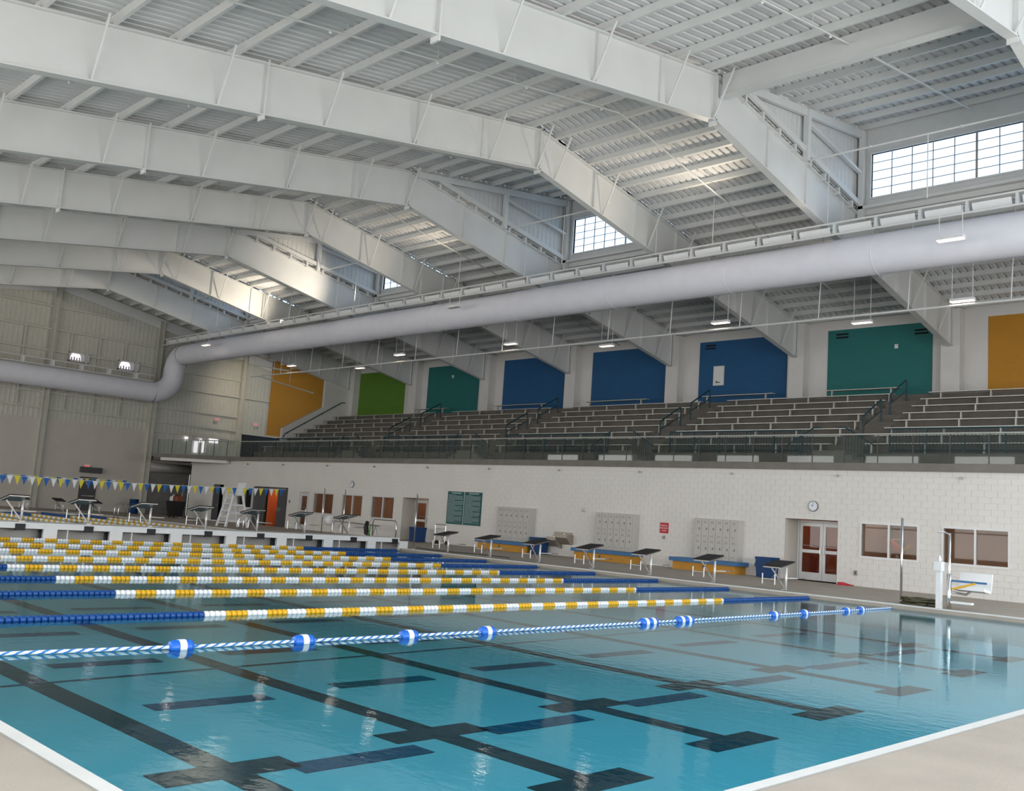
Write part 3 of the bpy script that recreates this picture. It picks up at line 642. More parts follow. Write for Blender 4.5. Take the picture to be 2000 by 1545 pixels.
# roller shutter and grey door in the far end wall
d6 = thing('door_6', kind='structure', loc=(XEND, 31.6, ZD))
for k in range(30): obj('slat', MB().prism([(XEND+.02, ZD+k*.122), (XEND+.06, ZD+k*.122+.03), (XEND+.06, ZD+k*.122+.09), (XEND+.02, ZD+k*.122+.122)], 1, 29.95, 33.25), 'roll', d6)
obj('shutter_hood', MB().lathe([(.34, 0), (.34, 3.9)], (XEND+.40, 29.9, 3.55), 1, 16), 'roll', d6, True)
obj('hood_bracket', B(XEND+.02, XEND+.8, 33.8, 33.9, 3.1, 3.95), 'roll', d6)
d7 = thing('door_7', kind='structure', loc=(XEND, 24, ZD))
a, b = on(148, 990, 0, XEND).y, on(181, 990, 0, XEND).y
o = obj('door_leaf', B(XEND+.12, XEND+.2, a, b, ZD, 2.45), 'door', d7); obj('push_bar', B(XEND+.2, XEND+.24, a+.2, b-.1, 1.1, 1.16), 'chrome', o)
obj('door_closer_head', B(XEND+.12, XEND+.45, a-.1, b+.2, 2.75, 3.15), 'door', d7)
# ------------------------------------------------------------------ lockers, benches, bins
def locker(x0, x1, label):
    t = thing('locker_bank', label, 'lockers', ((x0+x1)/2, YW-.25, .52), 'locker banks'); y0 = YW-.42; z0, z1 = .57, 2.12
    obj('body', B(x0, x1, y0+.02, YW-.005, z0, z1), 'locker', t)
    cw = (x1-x0-.06)/6; ch = (z1-z0-.06)/2
    for c in range(6):
        for r in range(2):
            a, z = x0+.03+c*cw, z0+.03+r*ch
            d = obj('locker_door', B(a+.008, a+cw-.008, y0, y0+.025, z+.008, z+ch-.008), 'lockerd', t)
            v = MB()
            for kk, zz in enumerate((ch-.09, ch-.12, ch-.15, .08, .11)):
                hw = (.05, .065, .08, .07, .07)[kk]
                for s_ in ((-1, 1) if kk < 3 else (-1, 1)):
                    v.box(a+cw/2+s_*hw*.55-.02, a+cw/2+s_*hw*.55+.02, y0-.004, y0, z+zz, z+zz+.012)
            obj('louvres', v, 'slit', d, kind='stuff')
            obj('latch', MB().prism([(a+cw*.62, z+ch*.46), (a+cw*.80, z+ch*.46), (a+cw*.80, z+ch*.52), (a+cw*.74, z+ch*.58), (a+cw*.66, z+ch*.58)], 1, y0-.02, y0), 'latch', d)
def lbench(x0, x1, label):
    t = thing('locker_bench', label, 'bench', ((x0+x1)/2, YW-.5, ZD), 'changing benches')
    obj('base', B(x0+.12, x1-.12, YW-.82, YW-.02, ZD, .44), 'obase', t); obj('seat_slab', MB().prism([(YW-.92, .42), (YW-.01, .42), (YW-.01, .565), (YW-.9, .565), (YW-.92, .55)], 0, x0, x1), 'btop', t)
    obj('outlet', B(x0+1.5, x0+1.58, YW-.83, YW-.82, .24, .36), 'slit', t)
for (a, b), w in (((-8.75, -6.65), 'the grey-door entrance, right of the red sign'), ((-13.75, -11.6), 'the red sign, on its left'), ((-19.75, -17.5), 'the steel drinking fountain, on its left')):
    locker(a+.12, b-.02, 'grey two-tier locker bank nearest %s' % w)
for (a, b), w in (((-9.4, -6.4), 'right of the red sign'), ((-14.5, -11.3), 'left of the red sign'), ((-20.5, -17.1), 'left of the drinking fountain')):
    lbench(a, b, 'orange bench with blue top under the lockers %s' % w)
def rbin(x, y, label):
    t = thing('recycling_bin', label, 'bin', (x, y, ZD), 'blue bins')
    s = MB(); w = .31
    for z, k in ((ZD, .86), (ZD+.66, 1)): pass
    obj('bin_body', MB().add([(x+sx*w*k, y+sy*w*k, z) for z, k in ((ZD+.02, .88), (ZD+.68, 1)) for sx, sy in ((-1, -1), (1, -1), (1, 1), (-1, 1))], [(3, 2, 1, 0), (4, 5, 6, 7), (0, 1, 5, 4), (1, 2, 6, 5), (2, 3, 7, 6), (3, 0, 4, 7)]), 'bin', t)
    obj('lid', MB().add([(x+sx*w*k, y+sy*w*k, z) for z, k in ((ZD+.68, 1.06), (ZD+.74, 1.02)) for sx, sy in ((-1, -1), (1, -1), (1, 1), (-1, 1))], [(3, 2, 1, 0), (4, 5, 6, 7), (0, 1, 5, 4), (1, 2, 6, 5), (2, 3, 7, 6), (3, 0, 4, 7)]), 'bin', t)
rbin(-5.35, YW-.5, 'navy plastic bin beside the main glass doors'); rbin(-16.75, YW-.5, 'navy plastic bin beside the drinking fountain'); rbin(-24.6, YW-1.0, 'navy plastic bin beside the recessed side door')
t = thing('drinking_fountain', 'steel two-level drinking fountain on the white block wall', 'drinking fountain', (-15.8, YW-.2, .5))
for x, z, w in ((-16.1, .80, .27), (-15.5, .94, .33)):
    o = obj('basin', MB().prism([(YW-.46, z-.02), (YW-.44, z+.12), (YW-.01, z+.12), (YW-.01, z-.28), (YW-.2, z-.28)], 0, x-w, x+w), 'chromed', t)
    o.data.materials[0] = M['fountain']
    obj('bubbler', MB().tube([(x, YW-.25, z+.12), (x, YW-.25, z+.17), (x, YW-.32, z+.2)], .015, 6), 'chrome', o)
obj('wall_panel', B(-16.3, -15.25, YW-.03, YW-.005, .62, 1.16), 'fountain', t)
obj('drain_cover', B(-15.95, -15.8, YW-.12, YW-.005, .44, .58), 'chromed', t)
# ------------------------------------------------------------------ signs, clocks, small wall things
t = thing('rules_board', 'dark green two-panel rules board with pale lettering on the block wall', 'sign', (-22.4, YW-.03, 1.12))
for a, b in ((-23.62, -22.41), (-22.36, -21.15)):
    p_ = obj('board_panel', B(a, b, YW-.04, YW-.004, 1.12, 2.74), 'signg', t)
    obj('edge_strip', B(a, b, YW-.046, YW-.04, 1.12, 1.135), 'signl', p_); L = MB(); random.seed(int(a*10))
    L.box(a+.3, b-.2, YW-.045, YW-.041, 2.64, 2.69)
    z = 2.56; k = 0
    while z > 1.2:
        x = a+.06; end = b-.06 if k % 6 else a+.06+(b-a)*.45
        while x < end-.05:
            w = random.uniform(.04, .13); L.box(x, min(x+w, end), YW-.045, YW-.041, z, z+.018); x += w+.025
        z -= .043; k += 1
    obj('lettering', L, 'signl', p_, kind='stuff')
obj('divider', B(-22.41, -22.36, YW-.045, YW-.004, 1.12, 2.74), 'signl', t)
t = thing('emergency_sign', 'red square wall sign with white lettering between two locker banks', 'sign', (-10.3, YW-.02, 1.45))
obj('plate', B(-10.55, -10.13, YW-.02, YW-.004, 1.44, 1.86), 'red', t)
for k, (wd, sz) in enumerate((('MEDICAL', .085), ('EMERGENCY', .075), ('PHONE', .07))): text('lettering', wd, sz, t, (-10.34, YW-.022, 1.74-k*.1), FACE, 'white')
t = thing('call_box', 'small dark call box below the red sign', 'call box', (-10.34, YW-.03, 1.2)); obj('case', B(-10.39, -10.29, YW-.06, YW-.004, 1.2, 1.34), 'chromed', t); obj('button', MB().lathe([(.02, -.075), (.02, -.06)], (-10.34, YW, 1.27), 1, 10), 'red', t)
def wclock(x, z, r, label):
    t = thing('wall_clock', label, 'clock', (x, YW-.03, z-r), 'wall clocks')
    obj('clock_case', MB().lathe([(r, -.05), (r, -.004)], (x, YW, z), 1, 24), 'slit', t, True); obj('clock_face', MB().lathe([(r*.9, -.056), (r*.9, -.05)], (x, YW, z), 1, 24), 'clock', t)
    obj('hour_hand', MB().bar((x, YW-.06, z), (x-r*.4, YW-.06, z+r*.2), .008, .014), 'black', t); obj('minute_hand', MB().bar((x, YW-.06, z), (x+r*.05, YW-.06, z+r*.75), .008, .01), 'black', t)
    for k in range(12):
        a = k*math.pi/6; obj('hour_mark', MB().bar((x+math.sin(a)*r*.72, YW-.058, z+math.cos(a)*r*.72), (x+math.sin(a)*r*.85, YW-.058, z+math.cos(a)*r*.85), .006, .008), 'black', t)
wclock(-3.85, 2.79, .19, 'round white wall clock above the main glass doors'); wclock(-31.8, 2.88, .19, 'round white wall clock above the small brown windows')
t = thing('gong_bell', 'small round grey alarm bell on the wall between locker banks', 'bell', (-14.6, YW-.05, 2.2)); a = on(1141, 997, 1, YW); obj('dome', MB().lathe([(.02, -.09), (.07, -.07), (.09, -.02), (.09, -.004)], (a.x, YW, a.z), 1, 14), 'bracket', t, True)
t.location = (a.x, YW-.05, a.z); t.children[0].location = Vector((0, 0, 0))
for c in t.children:
    for v in c.data.vertices: v.co += Vector((-14.6-a.x, 0, 2.2-a.z))
for k, (px, py) in enumerate(((1880, 935.6), (1638, 930.7), (1431, 929.4), (1251, 924.4), (1094, 920.4), (958, 917.3), (838, 913.8), (734, 910.4), (642, 907.5), (556, 905), (487, 902))):
    a = on(px, py, 1, YW); t = thing('wall_nozzle', 'small grey wall nozzle under the balcony edge, %s from the right' % ORD[k], 'nozzle', (a.x, YW-.05, 3.9), 'wall nozzles')
    obj('stem', MB().tube([(a.x, YW-.002, 3.9), (a.x, YW-.10, 3.9)], .022, 6), 'bracket', t); obj('cap', MB().lathe([(.05, -.14), (.05, -.10)], (a.x, YW, 3.9), 1, 8), 'chromed', t)
for k, (px, py, w) in enumerate(((1671.5, 1119.5, 'right of the main glass doors'), (1477, 1103, 'left of the main glass doors'), (877, 1048, 'under the rules board'), (566, 980, 'beside the orange-lit doorway'))):
    a = on(px, py, 1, YW); t = thing('outlet_box', 'small grey outlet box on the wall %s' % w, 'outlet', (a.x, YW-.02, a.z-.08), 'outlet boxes')
    obj('cover', B(a.x-.06, a.x+.06, YW-.04, YW-.004, a.z-.09, a.z+.09), 'roll', t); obj('socket', B(a.x-.03, a.x+.03, YW-.046, YW-.04, a.z-.05, a.z+.05), 'slit', t)
def exit_sign(x, y, z, label, rot=(math.pi/2, 0, math.pi/2)):
    t = thing('exit_sign', label, 'exit sign', (x, y, z-.12), 'exit signs')
    obj('case', B(x-.05, x, y-.2, y+.2, z-.12, z+.12), 'white', t); text('lettering', 'EXIT', .2, t, (x+.004, y, z), rot, 'redglow', .006)
for px, py, w in ((170, 911, 'above the grey end wall door'), (424, 820, 'on the cream wall above the balcony glass'), (500, 830, 'beside the orange wall')):
    a = on(px, py, 0, XEND+.3); exit_sign(XEND+.32, a.y, a.z, 'red lit exit sign %s' % w)
# painted wall things on the seating level
a, b = on(1395, 717, 1, YBACK-.05), on(1413, 752, 1, YBACK-.05)
t = thing('white_wall_board', 'white rectangular board hung on the blue wall panel', 'board', (a.x, YBACK-.05, b.z)); obj('board', B(a.x, b.x, YBACK-.07, YBACK-.032, b.z, a.z), 'white', t)
for q in ((a.x-.03, a.x, b.z, a.z), (b.x, b.x+.03, b.z, a.z), (a.x-.03, b.x+.03, a.z, a.z+.03), (a.x-.03, b.x+.03, b.z-.03, b.z)): obj('frame_bar', B(q[0], q[1], YBACK-.075, YBACK-.032, q[2], q[3]), 'alu', t)
obj('dark_mark', MB().prism([(a.x+.15, b.z+.12), (a.x+.42, b.z+.12), (a.x+.42, b.z+.16), (a.x+.24, b.z+.16), (a.x+.22, b.z+.22), (a.x+.15, b.z+.22)], 1, YBACK-.074, YBACK-.07), 'black', t)
for px, py, w in ((1645, 656, 'left on the nearest teal panel'), (1800, 647, 'right on the nearest teal panel'), (1388, 678, 'left on the blue panel with the board')):
    a = on(px, py, 1, YBACK-.05); t = thing('wall_louvre', 'small dark slotted wall louvre %s' % w, 'vent', (a.x, YBACK-.04, a.z), 'wall louvres')
    for dz in (-.09, .07): obj('louvre_slat', MB().prism([(YBACK-.05, a.z+dz-.03), (YBACK-.032, a.z+dz-.05), (YBACK-.032, a.z+dz+.04)], 0, a.x-.32, a.x+.32), 'black', t)
for px, py, w in ((1751, 677, 'nearest'), (885, 736, 'farther')):
    a = on(px, py, 1, YBACK-.05); t = thing('strobe_box', 'small white strobe box on the %s teal panel' % w, 'alarm', (a.x, YBACK-.05, a.z-.07)); obj('case', B(a.x-.08, a.x+.08, YBACK-.09, YBACK-.032, a.z-.1, a.z+.1), 'white', t); obj('lens', B(a.x-.03, a.x+.03, YBACK-.12, YBACK-.09, a.z-.05, a.z+.05), 'clock', t)
# stair wall handrail
t = thing('wall_handrail', 'dark handrail climbing the sloping white stair wall', 'handrail', (-49.2, 37, 6.4))
P0, P1 = on(556, 848, 0, -49.2), on(668, 787, 0, -49.2)
obj('rail', MB().tube([(-49.2, P0.y-.1, P0.z-.25), (-49.2, P0.y, P0.z), (-49.2, P1.y, P1.z), (-49.2, P1.y+.3, P1.z)], .035, 8), 'rail', t)
for k in range(4):
    q = P0.lerp(P1, .05+.3*k); obj('rail_bracket', MB().tube([(-49.2, q.y, q.z), (-49.22, q.y, q.z-.1), (-49.3, q.y, q.z-.1)], .015, 6), 'rail', t)
# fan openings and glazed door in the far end wall
for k, (p0, p1) in enumerate((((135, 693), (171, 716)), ((231, 709), (268, 733)))):
    a, b = on(*p0, 0, XEND+.3), on(*p1, 0, XEND+.3); z0, z1 = min(a.z, b.z)+.2, max(a.z, b.z)+.2; y0, y1 = a.y, b.y
    t = thing('wall_vent_window', 'bright arched vent window in the end wall, %s of the two' % ('left' if k == 0 else 'right'), 'window', (XEND+.3, (y0+y1)/2, z0), 'arched vent windows')
    for q in ((y0, y1, z1-.06, z1), (y0, y1, z0, z0+.06), (y0, y0+.06, z0, z1), (y1-.06, y1, z0, z1), (y0+(y1-y0)*.72, y0+(y1-y0)*.78, z0, z1)): obj('casing', B(XEND+.22, XEND+.42, q[0], q[1], q[2], q[3]), 'white', t)
    obj('back_plate', B(XEND+.2, XEND+.23, y0, y1, z0, z1), 'steel', t)
    cy, r = y0+(y1-y0)*.36, (y1-y0)*.27
    obj('arched_pane', MB().prism([(cy-r, z0+.12)]+[(cy+r*math.cos(math.pi*i/12), z0+.28+r*1.0*math.sin(math.pi*i/12)) for i in range(12, -1, -1)]+[(cy+r, z0+.12)], 0, XEND+.235, XEND+.245), 'sky', t)
    for i in range(4): obj('muntin', B(XEND+.245, XEND+.27, cy-r+r*2*(i+.5)/4-.03, cy-r+r*2*(i+.5)/4+.03, z0+.06, z0+.28+.05*(i % 2)), 'black', t)
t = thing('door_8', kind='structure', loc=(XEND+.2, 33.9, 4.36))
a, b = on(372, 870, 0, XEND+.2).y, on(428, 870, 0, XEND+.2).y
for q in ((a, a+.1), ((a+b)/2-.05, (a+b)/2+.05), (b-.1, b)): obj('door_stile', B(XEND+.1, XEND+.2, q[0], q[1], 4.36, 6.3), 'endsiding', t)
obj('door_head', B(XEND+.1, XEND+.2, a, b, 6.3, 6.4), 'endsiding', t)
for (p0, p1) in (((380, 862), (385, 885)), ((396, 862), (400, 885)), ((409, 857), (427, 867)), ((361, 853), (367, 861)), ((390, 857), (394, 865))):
    q, r = on(*p0, 0, XEND+.15), on(*p1, 0, XEND+.15); obj('reflection_pane', B(XEND+.12, XEND+.16, q.y, r.y, min(q.z, r.z), max(q.z, r.z)), 'sky', t)  # reflections in the door built as glowing panes, the wide one a window
t = thing('door_9', kind='structure', loc=(XEND+.1, 38.6, 4.36)); obj('black_slab', B(XEND+.13, XEND+.2, 37.3, 41.0, 4.37, 6.75), 'black', t); obj('lintel', B(XEND+.13, XEND+.3, 37.2, 41.2, 6.75, 6.9), 'endsiding', t)  # solid black slab in the doorway, wall stays closed behind it
# ------------------------------------------------------------------ balcony glass, rails, stairs
def along(path, step):
    out = [Vector(path[0])]; rem = step
    for p, q in zip(path[:-1], path[1:]):
        p, q = Vector(p), Vector(q); L = (q-p).length; d = (q-p)/L; s = rem
        while s <= L: out.append(p+d*s); s += step
        rem = s-L
    return out
gp = along([(7.0, 30.26), (-43.5, 30.26), (-47.0, 29.28), (-51.1, 27.7)], 1.216)
gl = thing('glass_balustrade', 'frameless glass balcony balustrade with slim metal top rail', 'balustrade', (-20, 30.26, 4.36))
for p, q in zip(gp[:-1], gp[1:]):
    obj('glass_pane', MB().bar((p.x-.012, p.y, 4.86), (q.x+.012, q.y, 4.86), .014, .98), 'glassrail', gl)
    obj('joint_strip', B(q.x-.012, q.x+.012, q.y-.02, q.y+.02, 4.37, 5.34), 'door', gl)
obj('top_rail', MB().tube([(p.x, p.y, 5.37) for p in gp], .028, 8), 'alu', gl)
for si, (a, b) in enumerate(SECT):
    t = thing('picket_railing', 'dark picket railing at the foot of the seating block %s' % SNAME[si], 'railing', ((a+b)/2, YT0+.05, ZT0), 'picket railings')
    a2, b2 = (a+1.2, b-1.0) if si else (-46.5, b-1.0)
    for z in (ZT0+.12, ZT0+.95): obj('rail', MB().tube([(a2, YT0+.06, z), (b2, YT0+.06, z)], .025, 6), 'rail', t)
    pk = MB(); n = int((b2-a2)/.125)
    for k in range(1, n): x = a2+(b2-a2)*k/n; pk.box(x-.009, x+.009, YT0+.05, YT0+.07, ZT0+.12, ZT0+.95)
    obj('pickets', pk, 'rail', t, kind='stuff')
    for k in range(6): x = a2+(b2-a2)*k/5; obj('post', B(x-.025, x+.025, YT0+.035, YT0+.085, ZT0, ZT0+.97), 'rail', t)
for ai, (a, b) in enumerate(AIS[:4]):
    w = ORD[3-ai]
    t = thing('balcony_stair', 'concrete stair up to the %s aisle from the right, behind the glass' % w, 'stair', ((a+b)/2, 33.5, 4.36), 'balcony stairs')
    obj('landing', B(a, b, 33.0, YT0-.002, 4.36, ZT0), 'concrete', t)
    for s_, e in ((-1, a), (1, b)):
        for k in range(3): obj('step', B(e+s_*.3*k, e+s_*.3*(k+1), 33.0, YT0-.002, 4.36, ZT0-.175*(k+1)), 'concrete', t)
        o = obj('stair_rail', MB().tube([(e+s_*1.15, 33.05, 5.25), (e+s_*1.0, 33.05, 5.35), (e, 33.05, ZT0+.9), (e-s_*.35, 33.05, ZT0+.9)], .025, 6), 'rail', t)
        pk = MB()
        for k in range(8): f = k/8; pk.box(e+s_*f-.009, e+s_*f+.009, 33.04, 33.06, ZT0-.6*f*.9, ZT0+.9-.6*f)
        obj('pickets', pk, 'rail', o, kind='stuff')
    xm = (a+b)/2
    for u, (j0, j1) in (('upper', (5, 7)), ('lower', (2, 4))):
        t = thing('aisle_handrail', 'dark %s handrail in the %s aisle from the right' % (u, w), 'handrail', (xm, YT0+DT*j0+.2, ZT0+DR*j0), 'aisle handrails')
        y0, y1 = YT0+DT*j0+.2, YT0+DT*j1+.2; z0, z1 = ZT0+DR*j0, ZT0+DR*j1
        obj('loop', MB().tube([(xm, y0, z0), (xm, y0, z0+.82), (xm, y0+.06, z0+.92), (xm, y1-.06, z1+.96), (xm, y1, z1+.9), (xm, y1, z1)], .038, 8), 'rail', t)
        obj('mid_rail', MB().tube([(xm, y0, z0+.5), (xm, y1, z1+.5)], .025, 6), 'rail', t)
# ------------------------------------------------------------------ starting blocks
def sblock(loc, label, group, rz=0, mir=1):
    X, Y, Z = loc; t = thing('starting_block', label, 'starting block', (X, Y, Z), group)
    pl = [(-.05, .635), (.75, .79), (.75, .82), (-.05, .665)]
    obj('platform', MB().prism([(Y+a, Z+b) for a, b in pl], 0, X-.30, X+.30), 'blacktop', t)
    obj('platform_tray', MB().prism([(Y+a, Z+b) for a, b in ((-.04, .60), (.74, .755), (.74, .788), (-.04, .633))], 0, X-.285, X+.285), 'chromed', t)
    px = X+mir*.30
    p_ = obj('post', MB().tube([(px, Y+.25, Z), (px, Y+.25, Z+.64)], .036, 10), 'satin', t, True)
    obj('foot_plate', B(px-.09, px+.09, Y+.16, Y+.34, Z, Z+.012), 'chrome', p_)
    obj('brace', MB().bar((px-mir*.01, Y+.25, Z+.03), (X-mir*.20, Y+.25, Z+.63), .045, .02, (0, 1, 0)), 'chromed', t)
    g = obj('backstroke_grip', MB().tube([(X-mir*.30, Y-.03, Z+.13), (X-mir*.30, Y-.03, Z+.43)], .017, 8), 'satin', t)
    obj('grip_bar', MB().tube([(X+mir*.10, Y-.03, Z+.13), (X+mir*.10, Y-.03, Z+.43)], .017, 8), 'satin', g)
    obj('cross_bar', MB().tube([(X-mir*.30, Y-.03, Z+.28), (X+mir*.10, Y-.03, Z+.28)], .014, 8), 'satin', g)
    obj('grip_arm', MB().tube([(X-mir*.02, Y-.03, Z+.28), (X-mir*.02, Y+.2, Z+.45), (X-mir*.02, Y+.25, Z+.62)], .012, 6), 'chromed', g)
    st = obj('step_arm', MB().tube([(px, Y+.25, Z+.33), (px+mir*.05, Y+.85, Z+.33)], .02, 8), 'satin', t)
    obj('step_plate', B(px-.16, px+.22, Y+.8, Y+.98, Z+.325, Z+.35), 'chromed', st)
    if rz:
        t.rotation_euler.z = rz
    return t
pb = None
for i, x in enumerate((-1.06, -3.46, -5.86, -8.26, -10.76, -13.29, -15.7)):
    lab = 'starting block on the bleacher-side deck, %s from the right' % ORD[i]
    if pb is None: pb = sblock((x-.31, 23.2, ZD+.015), lab, 'bleacher side starting blocks')
    else: dup(pb, loc=(x-.31, 23.2, ZD+.015), label=lab)
# ------------------------------------------------------------------ bulkhead across the pool
BX0, BX1, BZ = -19.3, -18.0, .52
bh = thing('pool_bulkhead', 'white bulkhead with dark slots dividing the pool', 'bulkhead', (-18.65, 11.4, ZB))
obj('deck_top', B(BX0, BX1, .02, 22.84, .40, BZ), 'white', bh)
obj('far_face', B(BX0, BX0+.08, .02, 22.84, ZB, .40), 'white', bh)
obj('lower_beam', B(BX1-.12, BX1, .02, 22.84, ZB, -.02), 'white', bh)
SL = [10.17-2.05*4+2.05*k for k in range(11)]
prev = .02
for y in SL:
    a, b = y-.82, y+.82
    obj('post', B(BX1-.12, BX1, prev, a, -.02, .40), 'white', bh); prev = b
    obj('slot_lip', B(BX1-.10, BX1+.01, a, b, .34, .40), 'white', bh)
    obj('slot_back', B(BX1-.5, BX1-.46, a, b, -.05, .34), 'roll', bh)
    obj('anchor_plate', B(BX1-.02, BX1+.03, y-.02, y+.27, .28, .48), 'black', bh)
    obj('slot_divider', B(BX1-.1, BX1-.05, y-.5, y-.47, -.02, .34), 'white', bh)
obj('post', B(BX1-.12, BX1, prev, 22.84, -.02, .40), 'white', bh)
fb = None
for k in range(8):
    y = 20.6-2.06*k; lab = 'starting block on the white bulkhead, %s from its right end' % ORD[k]
    if fb is None: fb = sblock((-19.1, y, BZ), lab, 'bulkhead starting blocks', -math.pi/2, -1)
    else: dup(fb, loc=(-19.1, y, BZ), label=lab)
for k, (px, py) in enumerate(((190, 1001), (118, 996), (48, 992))):
    q = on(px, py, 0, -48.5); dup(pb, loc=(-48.6, q.y, ZD+.015), rz=math.pi/2, label='starting block on the far end deck, %s from the grey shutter' % ORD[k], group='far end starting blocks')
# ------------------------------------------------------------------ lane ropes
def bead_mesh(nb):
    L = .0855; s = MB(); prof = []
    for k in range(nb):
        o = (k-(nb-1)/2)*L
        prof += [(.030, o-.041), (.048, o-.032), (.053, o), (.048, o+.032), (.030, o+.041)]
    s.lathe(prof, (0, 0, 0), 1, 12); return s
BD = {}
def floats(rope, nb, m_, loc, rz=0, nm='float'):
    key = nb, m_
    if key not in BD:
        o = obj(nm, bead_mesh(nb), m_, org=(0, 0, 0), smooth=True); BD[key] = o; place_first(o, rope, loc)
    else: o = inst(BD[key], rope, loc, nm)
    o.rotation_euler.z = rz
RN = 8
for i in range(RN):
    x = -2.54*i-(.12 if i == RN-1 else 0)
    t = thing('lane_rope', 'yellow and white lane rope with blue ends, %s from the camera in the near pool' % ORD[i], 'lane rope', (x, 11.4, .02), 'near pool lane ropes')
    dr = (lambda y: .50-.022*y) if i == 0 else (lambda y: 0)
    obj('cable', MB().tube([(x+dr(0), .05, .02), (x+dr(22.8), 22.8, .02)], .012, 6), 'chromed', t)
    nb = 1 if i < 4 else 4
    L = .0855*nb; y = .1+L/2; 
    while y < 22.78:
        if y < 4.57 or y > 18.29: m_ = 'fblue'
        else: m_ = 'fwhite' if int((y-4.57)/.342) % 2 == 0 else 'fyellow'
        if y > -.5: floats(t, nb, m_, (x+dr(y), y, .018))
        y += L
for i, y in enumerate((21.7, 19.6, 17.5, 15.4, 13.3, 11.2, 9.1)):
    t = thing('lane_rope', 'lane rope running lengthwise beyond the white bulkhead, %s from the bleacher side' % ORD[i], 'lane rope', (-33, y, .02), 'far pool lane ropes')
    obj('cable', MB().tube([(-47.95, y, .02), (-19.35, y, .02)], .012, 6), 'chromed', t)
    x = -47.8
    while x < -19.5:
        if x < -43.4 or x > -23.9: m_ = 'fblue'
        else: m_ = 'fwhite' if int((x+48)/.342) % 2 == 0 else 'fyellow'
        if i < 5 and x < -23.9 or True: floats(t, 4, m_, (x, y, .018), math.pi/2)
        x += .342
# twisted safety rope with striped buoys
t = thing('buoy_rope', 'twisted blue and white safety rope with striped blue buoys', 'rope', (2.6, 11, .03))
def brx(y): return 3.08-.00055*y*y-.027*max(0, y-7) if y > 3 else 2.9+.05*y
pts = [(brx(y), y, .022) for y in [.1+.5*k for k in range(46)]]
obj('rope_core', MB().tube(pts, .020, 8), 'ropew', t)
for ph in (0, math.pi):
    obj('blue_strand', MB().tube([(brx(y)+.013*math.cos(y*26+ph), y, .022+.013*math.sin(y*26+ph)) for y in [.1+.03*k for k in range(int(22.6/.03))]], .0125, 5), 'ropeb', t)
b0 = None; r = .078; n = 10
for k, y in enumerate((2.88, 4.44, 6.08, 7.55, 11.49, 11.70, 12.62, 12.85, 16.19, 17.59, 19.82, 20.67)):
    loc = (brx(y), y, .02)
    if b0 is None:
        b0 = obj('buoy', MB().lathe([(.025, -.14), (.062, -.13), (r, -.095), (r, .095), (.062, .13), (.025, .14)], (0, 0, 0), 1, 20), 'buoy', org=(0, 0, 0), smooth=False); place_first(b0, t, loc)
        s0 = obj('white_band', MB().lathe([(r+.004, -.04), (r+.004, .04)], (0, 0, 0), 1, 20), 'fwhite', org=(0, 0, 0)); s0.parent = b0
    else:
        o = inst(b0, t, loc, 'buoy'); c = bpy.data.objects.new('white_band', s0.data); COL.objects.link(c); c.parent = o
# ------------------------------------------------------------------ backstroke flags
def flags(x, ya, yb, za, zb_, label, sp=.285, first=0):
    t = thing('pennant_line', label, 'flags', (x, (ya+yb)/2, min(za, zb_)-.4), 'backstroke flag lines')
    n = int((yb-ya)/sp); zz = lambda y: za+(zb_-za)*(y-ya)/(yb-ya)-.22*(1-((2*(y-ya)/(yb-ya))-1)**2)*.5
    obj('line', MB().tube([(x, ya+(yb-ya)*k/20, zz(ya+(yb-ya)*k/20)) for k in range(21)], .008, 5), 'flagw', t)
    for k in range(n):
        y = ya+.1+k*sp; z = zz(y); w = .115; c = ('flagy', 'flagb', 'flagw')[(k+first) % 3]
        sw_ = random.uniform(-.03, .03)
        obj('pennant', MB().add([(x+.004, y-w, z), (x+.004, y+w, z), (x+.004+sw_, y+sw_*.6, z-.36), (x-.004, y-w, z), (x-.004, y+w, z), (x-.004+sw_, y+sw_*.6, z-.36)], [(0, 2, 1), (3, 4, 5), (0, 1, 4, 3), (1, 2, 5, 4), (2, 0, 3, 5)]), c, t)
    return t
flags(-28.6, 8.0, 24.0, 1.98, 2.27, 'string of yellow, blue and white pennants across the far pool')
flags(-42.6, 8.0, 22.5, 2.20, 2.28, 'second pennant string farther back, mostly hidden by the first', .31, 1)
def pole(x, y, h, label, rad=.024):
    t = thing('stanchion_pole', label, 'pole', (x, y, ZD), 'stanchion poles')
    obj('post', MB().tube([(x, y, ZD), (x, y, ZD+h)], rad, 10), 'chrome', t, True); obj('socket', MB().lathe([(.06, 0), (.06, .012), (.04, .03)], (x, y, ZD), 2, 12), 'chrome', t)
    obj('hook', MB().tube([(x, y, ZD+h), (x, y-.03, ZD+h+.05), (x, y-.06, ZD+h+.02)], .012, 6), 'chrome', t)
pole(-28.6, 26.3, 2.32, 'steel stanchion pole before the leftmost brown window'); pole(-28.4, 27.45, 2.33, 'steel stanchion pole before the second brown window'); pole(-17.83, 23.46, 2.2, 'steel stanchion pole at the bulkhead end')
pole(1.92, 24.28, 2.26, 'steel stanchion pole standing before the right-hand window', .032); pole(-49.6, 29.2, 2.5, 'steel stanchion pole beside the grey shutter')
